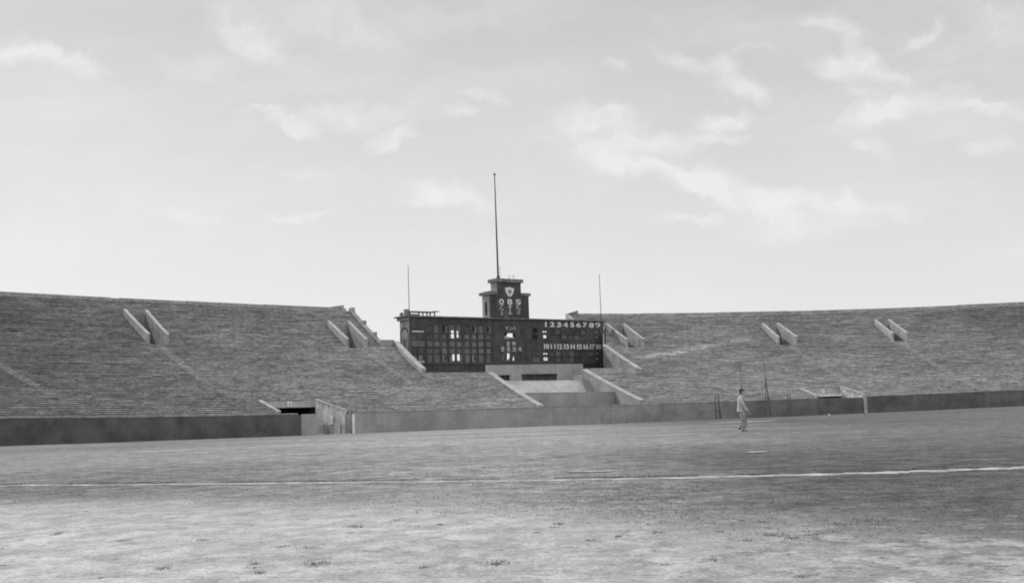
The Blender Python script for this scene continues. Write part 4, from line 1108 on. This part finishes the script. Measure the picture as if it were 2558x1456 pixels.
# faint far chalk streaks are thin lime deposits
def streak(x0, y0, x1, y1, px_h, name='worn_line'):
    a = gpt(x0, y0); bb = gpt(x1, y1); n = 14; vs = []; fs = []; d = (bb - a) / np.linalg.norm(bb - a); nn = np.array([-d[1], d[0]])
    D = a[1]; wd = D * D / FP * px_h / 2
    for i in range(n + 1):
        p = lerp(a, bb, i / n) + nn * random.uniform(-.2, .2) * wd; e = math.sin(math.pi * (i + .15) / (n + .3)) ** .5
        z = zground(*p) + .012
        w = wd * e * random.uniform(.5, 1.2); vs += [(*(p + nn * w), z), (*(p - nn * w), z)]
    for i in range(n): fs.append((i * 2, i * 2 + 1, i * 2 + 3, i * 2 + 2))
    m = MB(); m.add(vs, fs); o = m.build(name, M_['worn']); tag(o, kind='structure')
for s_ in ((1420,1177.5,1532,1178,4.5), (1863,1130,1920,1128.5,3.5), (1565,1091,1735,1084.5,3), (1780,1050,1930,1046,2.5), (480,1132.5,540,1130,3), (320,1131.5,500,1124,3.5), (700,1138,830,1132,2.8), (1673,1132.5,1700,1131,2.5)): streak(*s_)

# grass: blades over the near turf, weeds in the sand
m = MB(); V = []; Fc = []
def fbm(x, y, s):
    return (math.sin(x * s * 1.3 + 1.7 * math.sin(y * s * .9)) + math.sin(y * s * 1.7 + 2.1 * math.sin(x * s * .8 + 1)) + .6 * math.sin((x + y) * s * 3.1) + .5 * math.sin((x - 1.4 * y) * s * 4.3 + 1)) / 3.1
cnt = 0
def blade(x, y, h, w, lean):
    a = random.uniform(0, 6.28); dx, dy = math.cos(a) * w / 2, math.sin(a) * w / 2; l = random.uniform(0, 6.28)
    n = len(V); V.extend([(x - dx, y - dy, -.01), (x + dx, y + dy, -.01), (x + math.cos(l) * lean, y + math.sin(l) * lean, h)]); Fc.append((n, n + 1, n + 2))
for k in range(30000):
    y = random.uniform(8.5, 27) ; x = random.uniform(-.47, .47) * y
    e = y - (lerp(16.2, 12.7, min(1, max(0, (x + 8) / 8))) - 3.9 * min(1, max(0, (x + .6) / 2.4))) + 2.0 * fbm(x, y, .55)
    if e < random.uniform(-1.5, 4.0): continue
    if fbm(x, y, 1.3) < random.uniform(-1.0, .1): continue
    if y > 15.5 and random.random() < .45: continue
    h = random.uniform(.008, .022)
    for q in range(3): blade(x + random.gauss(0, .03), y + random.gauss(0, .03), h, .012, .02)
# darker lip of grass behind the chalk line
for i in range(9000):
    f = random.uniform(0, 1) ** .7 * (len(L2) - 2); j = int(f); p = lerp(L2[j], L2[j + 1], f - j); d = L2[j + 1] - L2[j]; d /= np.linalg.norm(d); nn = np.array([-d[1], d[0]])
    if math.sin(f * .35) + math.sin(f * .13 + 2) < -.7: continue
    p = p + nn * (random.gauss(.42, .10)); blade(p[0], p[1], random.uniform(.012, .035), .012, .03)
me = bpy.data.meshes.new('grass'); me.from_pydata(V, [], Fc); me.materials.append(mat('grass_blade', .19, .3, 1.2)); go = bpy.data.objects.new('grass', me); COL.objects.link(go)
tag(go, 'short dark grass blades growing over the near turf', 'grass', kind='stuff')
V = []; Fc = []
WT = [(793,1409,16),(636,1409,9),(1240,1409,10),(628,1418,8),(1060,1417,7),(650,1431,7),(1395,1309,9),(1250,1404,14),(880,1315,9),(995,1299,6),(435,1294,6),(700,1365,7),(772,1368,8),(506,1349,9),(403,1420,9),(895,1316,9),(1640,1330,9),(1475,1349,7),(1545,1340,7),(1980,1345,12),(1930,1335,12),(2180,1300,20),(2100,1310,14),(1870,1350,9),(1660,1410,7),(1780,1398,10),(2000,1440,9),(140,1335,7),(150,1330,6),(1100,1310,6),(760,1298,5),(1340,1330,5)]
for k in range(14): WT.append((random.uniform(0, 2558), random.uniform(1275, 1450), random.uniform(2.5, 6)))
for k in range(16):
    WT.append((random.triangular(900, 2558, 2100), random.triangular(1260, 1400, 1290), random.uniform(3, 8)))
for (px, py, sz) in WT:
    p = gpt(px, py); sc = p[1] / FP * sz
    ex = random.uniform(.8, 1.9)
    for q in range(int(14 + sz * 6)):
        x = p[0] + random.gauss(0, sc * ex); y = p[1] + random.gauss(0, sc * 1.5); blade(x, y, random.uniform(.15, 1.0) ** 2 * sc * .5 + .005, .010, sc * .5)
me = bpy.data.meshes.new('weeds'); me.from_pydata(V, [], Fc); me.materials.append(mat('weed_blade', .17, .3, 3.0)); go = bpy.data.objects.new('weeds', me); COL.objects.link(go)
tag(go, 'low dark weed tufts scattered over the sandy foreground', 'weeds', kind='stuff')

# ---------------------------------------------------------------- leaning pole frames by the wall
def ZP(x, y): return 1740.8 + x / 7.057, 889.7 + y / 7.057
def frame(polys, label, base):
    u, z, b0 = hit_curve(*ZP(*base), -1.2); t = empty('pole_frame', (b0[0], b0[1], ZB(u)), label, 'pole frame', 'pole frames by the outfield wall')
    for (xa, ya, xb, yb, r, nm) in polys:
        pa = hit_curve(*ZP(xa, ya), -.9)[2]; pb = hit_curve(*ZP(xb, yb), -1.5)[2]
        m = MB(); m.tube([pa, pb], [r * .55, r * .95], 7); m.build(nm, M_['post_dark'], t)
frame([(325,690,338,1100,.09,'leg'),(372,670,428,1100,.10,'leg'),(385,800,412,1100,.08,'leg'),(335,965,412,972,.07,'crossbar'),(335,730,375,790,.05,'brace')], 'short dark A-shaped pole frame left of the standing man', (380, 1100))
frame([(1205,470,1222,1065,.08,'leg'),(1210,375,1303,1062,.12,'leg'),(1180,95,1208,372,.05,'mast'),(1222,955,1285,962,.06,'crossbar')], 'tallest dark leaning pole frame with a thin mast, right of the man', (1260, 1062))
frame([(1605,650,1580,1052,.07,'leg'),(1640,670,1662,1042,.08,'leg'),(1598,925,1655,930,.05,'crossbar')], 'low dark pole frame farthest right of the man', (1620, 1050))
frame([(765,100,778,620,.05,'mast'),(795,380,822,1085,.06,'leg'),(776,560,782,1085,.05,'leg')], 'slim tall pole frame partly hidden behind the standing man', (800, 1085))
# a small pale stone near the wall foot
p = hit_curve(2071, 1036, -2)[2]; m = MB(); m.ball(p, .17, .15, .13, 8, 6); o = m.build('stone', M_['white'], None, loc=p); tag(o, 'small pale stone lying at the foot of the dark wall', 'stone')

# ---------------------------------------------------------------- the man
def ME(x, y): # zoom of src [2820,1480] scale 6.933
    return (2820 + x / 6.933) / 1.5512, (1480 + y / 6.933) / 1.5516
fp = gpt(*ME(420, 1318)); DM = fp[1]
mm_ = DM / FP / (6.933 * 1.5512) 
print('man depth', DM, 'm per px', mm_, 'height', 1140 * mm_)
SM = 1140 * mm_
def mp(x, y, dy=0.0):
    X_, Y_ = ME(x, y); r = ray(X_, Y_); k = DM + dy; return np.array([r[0] * k, k, 1 + r[2] * k])
MN = empty('person', (fp[0], fp[1], 0), 'man in a pale jacket, light trousers and dark flat cap walking across the grass', 'person')
def skin(name, nodes, edges, m, parent, root=0, sub=2, smooth=True):
    me = bpy.data.meshes.new(name); off = origin(parent)
    me.from_pydata([tuple(np.array(n[0]) - off) for n in nodes], edges, []); me.materials.append(m)
    o = bpy.data.objects.new(name, me); COL.objects.link(o); o.parent = parent
    md = o.modifiers.new('skin', 'SKIN'); md.use_smooth_shade = smooth
    if not me.skin_vertices: 
        bpy.context.view_layer.update()
    sk = me.skin_vertices[0].data
    for i, n in enumerate(nodes):
        r = n[1]; sk[i].radius = r if isinstance(r, tuple) else (r, r); sk[i].use_root = (i == root)
    sb_ = o.modifiers.new('sub', 'SUBSURF'); sb_.levels = sub; sb_.render_levels = sub
    return o
M_['skin'] = mat('skin', .36, .06, 8); M_['jacket'] = mat('pale_jacket_cloth', .42, .14, 6, streak=.1, fine=.05); M_['trouser'] = mat('light_trouser_cloth', .26, .15, 6, streak=.12)
M_['capm'] = mat('dark_cap_cloth', .045, .2, 8); M_['shoe'] = mat('dark_shoe', .05, .2, 8); M_['hair'] = mat('dark_hair', .03, .2, 8); M_['under'] = mat('dark_shirt', .12, .2, 8)
nearY, farY = -.17, .17
N_ = []; E_ = []
def nd(p, r, par=None):
    N_.append((p, r)); i = len(N_) - 1
    if par is not None: E_.append((par, i))
    return i
hip = nd(mp(400, 820), (.14, .15)); bel = nd(mp(375, 700), (.12, .14), hip); che = nd(mp(350, 540), (.13, .17), bel); upc = nd(mp(355, 440), (.11, .15), che)
nk = nd(mp(375, 372), (.055, .055), upc); nk2 = nd(mp(385, 335), (.055, .055), nk); hd = nd(mp(390, 290), (.085, .072), nk2); hd2 = nd(mp(385, 240), (.09, .075), hd); nd(mp(383, 205), (.05, .05), hd2)
hands = []
for sgn, pts in ((nearY, ((358,450),(405,580),(440,650),(500,735),(545,800))), (farY, ((345,450),(365,590),(385,680),(420,760),(440,820)))):
    s_i = nd(mp(*pts[0], sgn), .06, upc); a = nd(mp(*pts[1], sgn * 1.4), .05, s_i); a = nd(mp(*pts[2], sgn * 1.5), .042, a); a = nd(mp(*pts[3], sgn * 1.35), .034, a); wr = nd(mp(*pts[4], sgn * 1.3), (.022, .026), a)
    d = mp(*pts[4]) - mp(*pts[3]); d /= np.linalg.norm(d); hp = mp(*pts[4], sgn * 1.3); pl = nd(hp + d * .06, (.022, .04), wr); hands.append((hp + d * .06, d, sgn, pl))
for sgn, pts in ((nearY * .6, ((415,860),(455,1010),(440,1180),(425,1285))), (farY * .6, ((405,860),(415,1010),(370,1130),(318,1225)))):
    a = nd(mp(*pts[0], sgn), .10, hip); a = nd(mp(*pts[1], sgn), .07, a); a = nd(mp(*pts[2], sgn), .055, a); a = nd(mp(*pts[3], sgn), .045, a)
    nd(mp(pts[3][0] + 60, pts[3][1] + 18, sgn), (.035, .045), a)
# fingers on the palms
for (hp, d, sgn, pl) in hands:
    side = np.cross(d, (0, 1.0, 0)); side /= np.linalg.norm(side); fw = np.array([0, 1.0, 0])
    for q, ln in zip((-1.5, -.5, .5, 1.5), (.062, .075, .07, .055)):
        b0 = hp + d * .035 + fw * q * .021; a = nd(b0, .0095, pl); a = nd(b0 + d * ln * .55 + side * .008, .0085, a); nd(b0 + d * ln + side * .028, .0075, a)
    tb = hp - d * .02 - fw * .035 * (1 if sgn < 0 else -1); a = nd(tb + d * .02 + side * .02, .011, pl); nd(tb + d * .065 + side * .035, .009, a)
body = skin('body', N_, E_, M_['skin'], MN)
# face: nose, ears
hc = mp(390, 285); 
m = MB(); nb = mp(462, 288); m.add([mp(440, 262), mp(440, 305), nb, mp(436, 290, -.03), mp(436, 290, .03)], [(0, 3, 2), (3, 1, 2), (0, 2, 4), (4, 2, 1)]); m.build('nose', M_['skin'], MN)
m = MB(); m.ball(mp(378, 285, -.078), .018, .012, .032, 8, 6); m.build('ear', M_['skin'], MN, True)
m = MB(); m.ball(mp(432, 275, -.035), .010, .010, .007, 8, 5); m.build('eye', M_['hair'], MN, True)
m = MB(); m.ball(mp(434, 322, -.01), .012, .03, .006, 8, 5); m.build('mouth', M_['under'], MN, True)
m = MB(); m.ball(mp(355, 275), .062, .075, .085, 12, 8); m.build('hair', M_['hair'], MN, True)
# flat cap with a peak
m = MB(); m.ball(mp(378, 222), .112, .105, .052, 16, 8); m.ball(mp(340, 245), .06, .085, .05, 12, 7)
pk = [mp(425, 215, -.07), mp(462, 212, -.05), mp(470, 214, 0), mp(462, 212, .05), mp(425, 215, .07)]
m.add(pk + [p - (0, 0, .018) for p in pk], [(0, 1, 2, 3, 4), (9, 8, 7, 6, 5)] + [(i, (i + 1) % 5, 5 + (i + 1) % 5, 5 + i) for i in range(5)]); m.build('cap', M_['capm'], MN, True)
# jacket: loft of rings down the torso plus sleeves
def loft(sections, n=20):
    vs = []; fs = []
    for (x, y, rx, ry, tilt) in sections:
        c = mp(x, y)
        for j in range(n):
            a = 2 * math.pi * j / n; vs.append((c[0] + rx * math.cos(a), c[1] + ry * math.sin(a), c[2] + tilt * math.cos(a)))
    k = len(sections)
    for i in range(k - 1):
        for j in range(n): fs.append((i * n + j, i * n + (j + 1) % n, (i + 1) * n + (j + 1) % n, (i + 1) * n + j))
    fs += [tuple(range(n)), tuple((k - 1) * n + j for j in range(n))[::-1]]
    return vs, fs
px_m = mm_
m = MB(); m.add(*loft([(362, 362, .05, .06, 0), (352, 385, .085, .13, .01), (345, 420, .115, .19, 0), (348, 480, .135, .21, 0), (352, 560, .142, .205, 0), (350, 640, .142, .19, 0), (352, 720, .155, .19, -.01), (358, 780, .168, .20, -.03), (362, 812, .172, .205, -.045)]))
jk = m.build('jacket', M_['jacket'], MN, True)
for sgn, pts in ((nearY, ((352,425),(370,480),(408,590),(445,665),(500,735),(540,792))), (farY, ((345,430),(360,500),(375,600),(392,690),(420,750),(438,800)))):
    m = MB(); m.tube([mp(x, y, sgn * f) for (x, y), f in zip(pts, (.75, 1.2, 1.4, 1.5, 1.4, 1.32))], [.075, .082, .072, .064, .056, .052], 12); m.build('sleeve', M_['jacket'], jk, True)
m = MB(); m.tube([mp(410, 385), mp(432, 480), mp(440, 600), mp(452, 700), mp(460, 790)], [.02, .035, .04, .05, .06], 10); m.build('shirt_front', M_['under'], MN, True)
# trousers
T_ = [(mp(398, 800), (.135, .165)), (mp(400, 860), (.13, .16)), (mp(425, 940, nearY * .6), (.125, .11)), (mp(452, 1040, nearY * .6), (.115, .10)), (mp(440, 1150, nearY * .6), (.105, .095)), (mp(425, 1262, nearY * .6), (.10, .09)),
      (mp(410, 940, farY * .6), (.10, .10)), (mp(412, 1020, farY * .6), (.085, .085)), (mp(378, 1120, farY * .6), (.075, .075)), (mp(340, 1200, farY * .6), (.068, .068))]
skin('trousers', T_, [(0, 1), (1, 2), (2, 3), (3, 4), (4, 5), (1, 6), (6, 7), (7, 8), (8, 9)], M_['trouser'], MN)
# shoes
def shoe(h, toe, dy, zup):
    a, b_ = mp(*h, dy), mp(*toe, dy); m = MB(); d = b_ - a
    m.tube([a - d * .05, a + d * .1, a + d * .5, a + d * .85, b_], [.03, .048, .046, .04, .02], 10); m.build('shoe', M_['shoe'], MN, True)
shoe((385, 1302), (535, 1316), nearY * .6, 0); shoe((298, 1232), (352, 1262), farY * .6, 0)
bpy.context.view_layer.update()
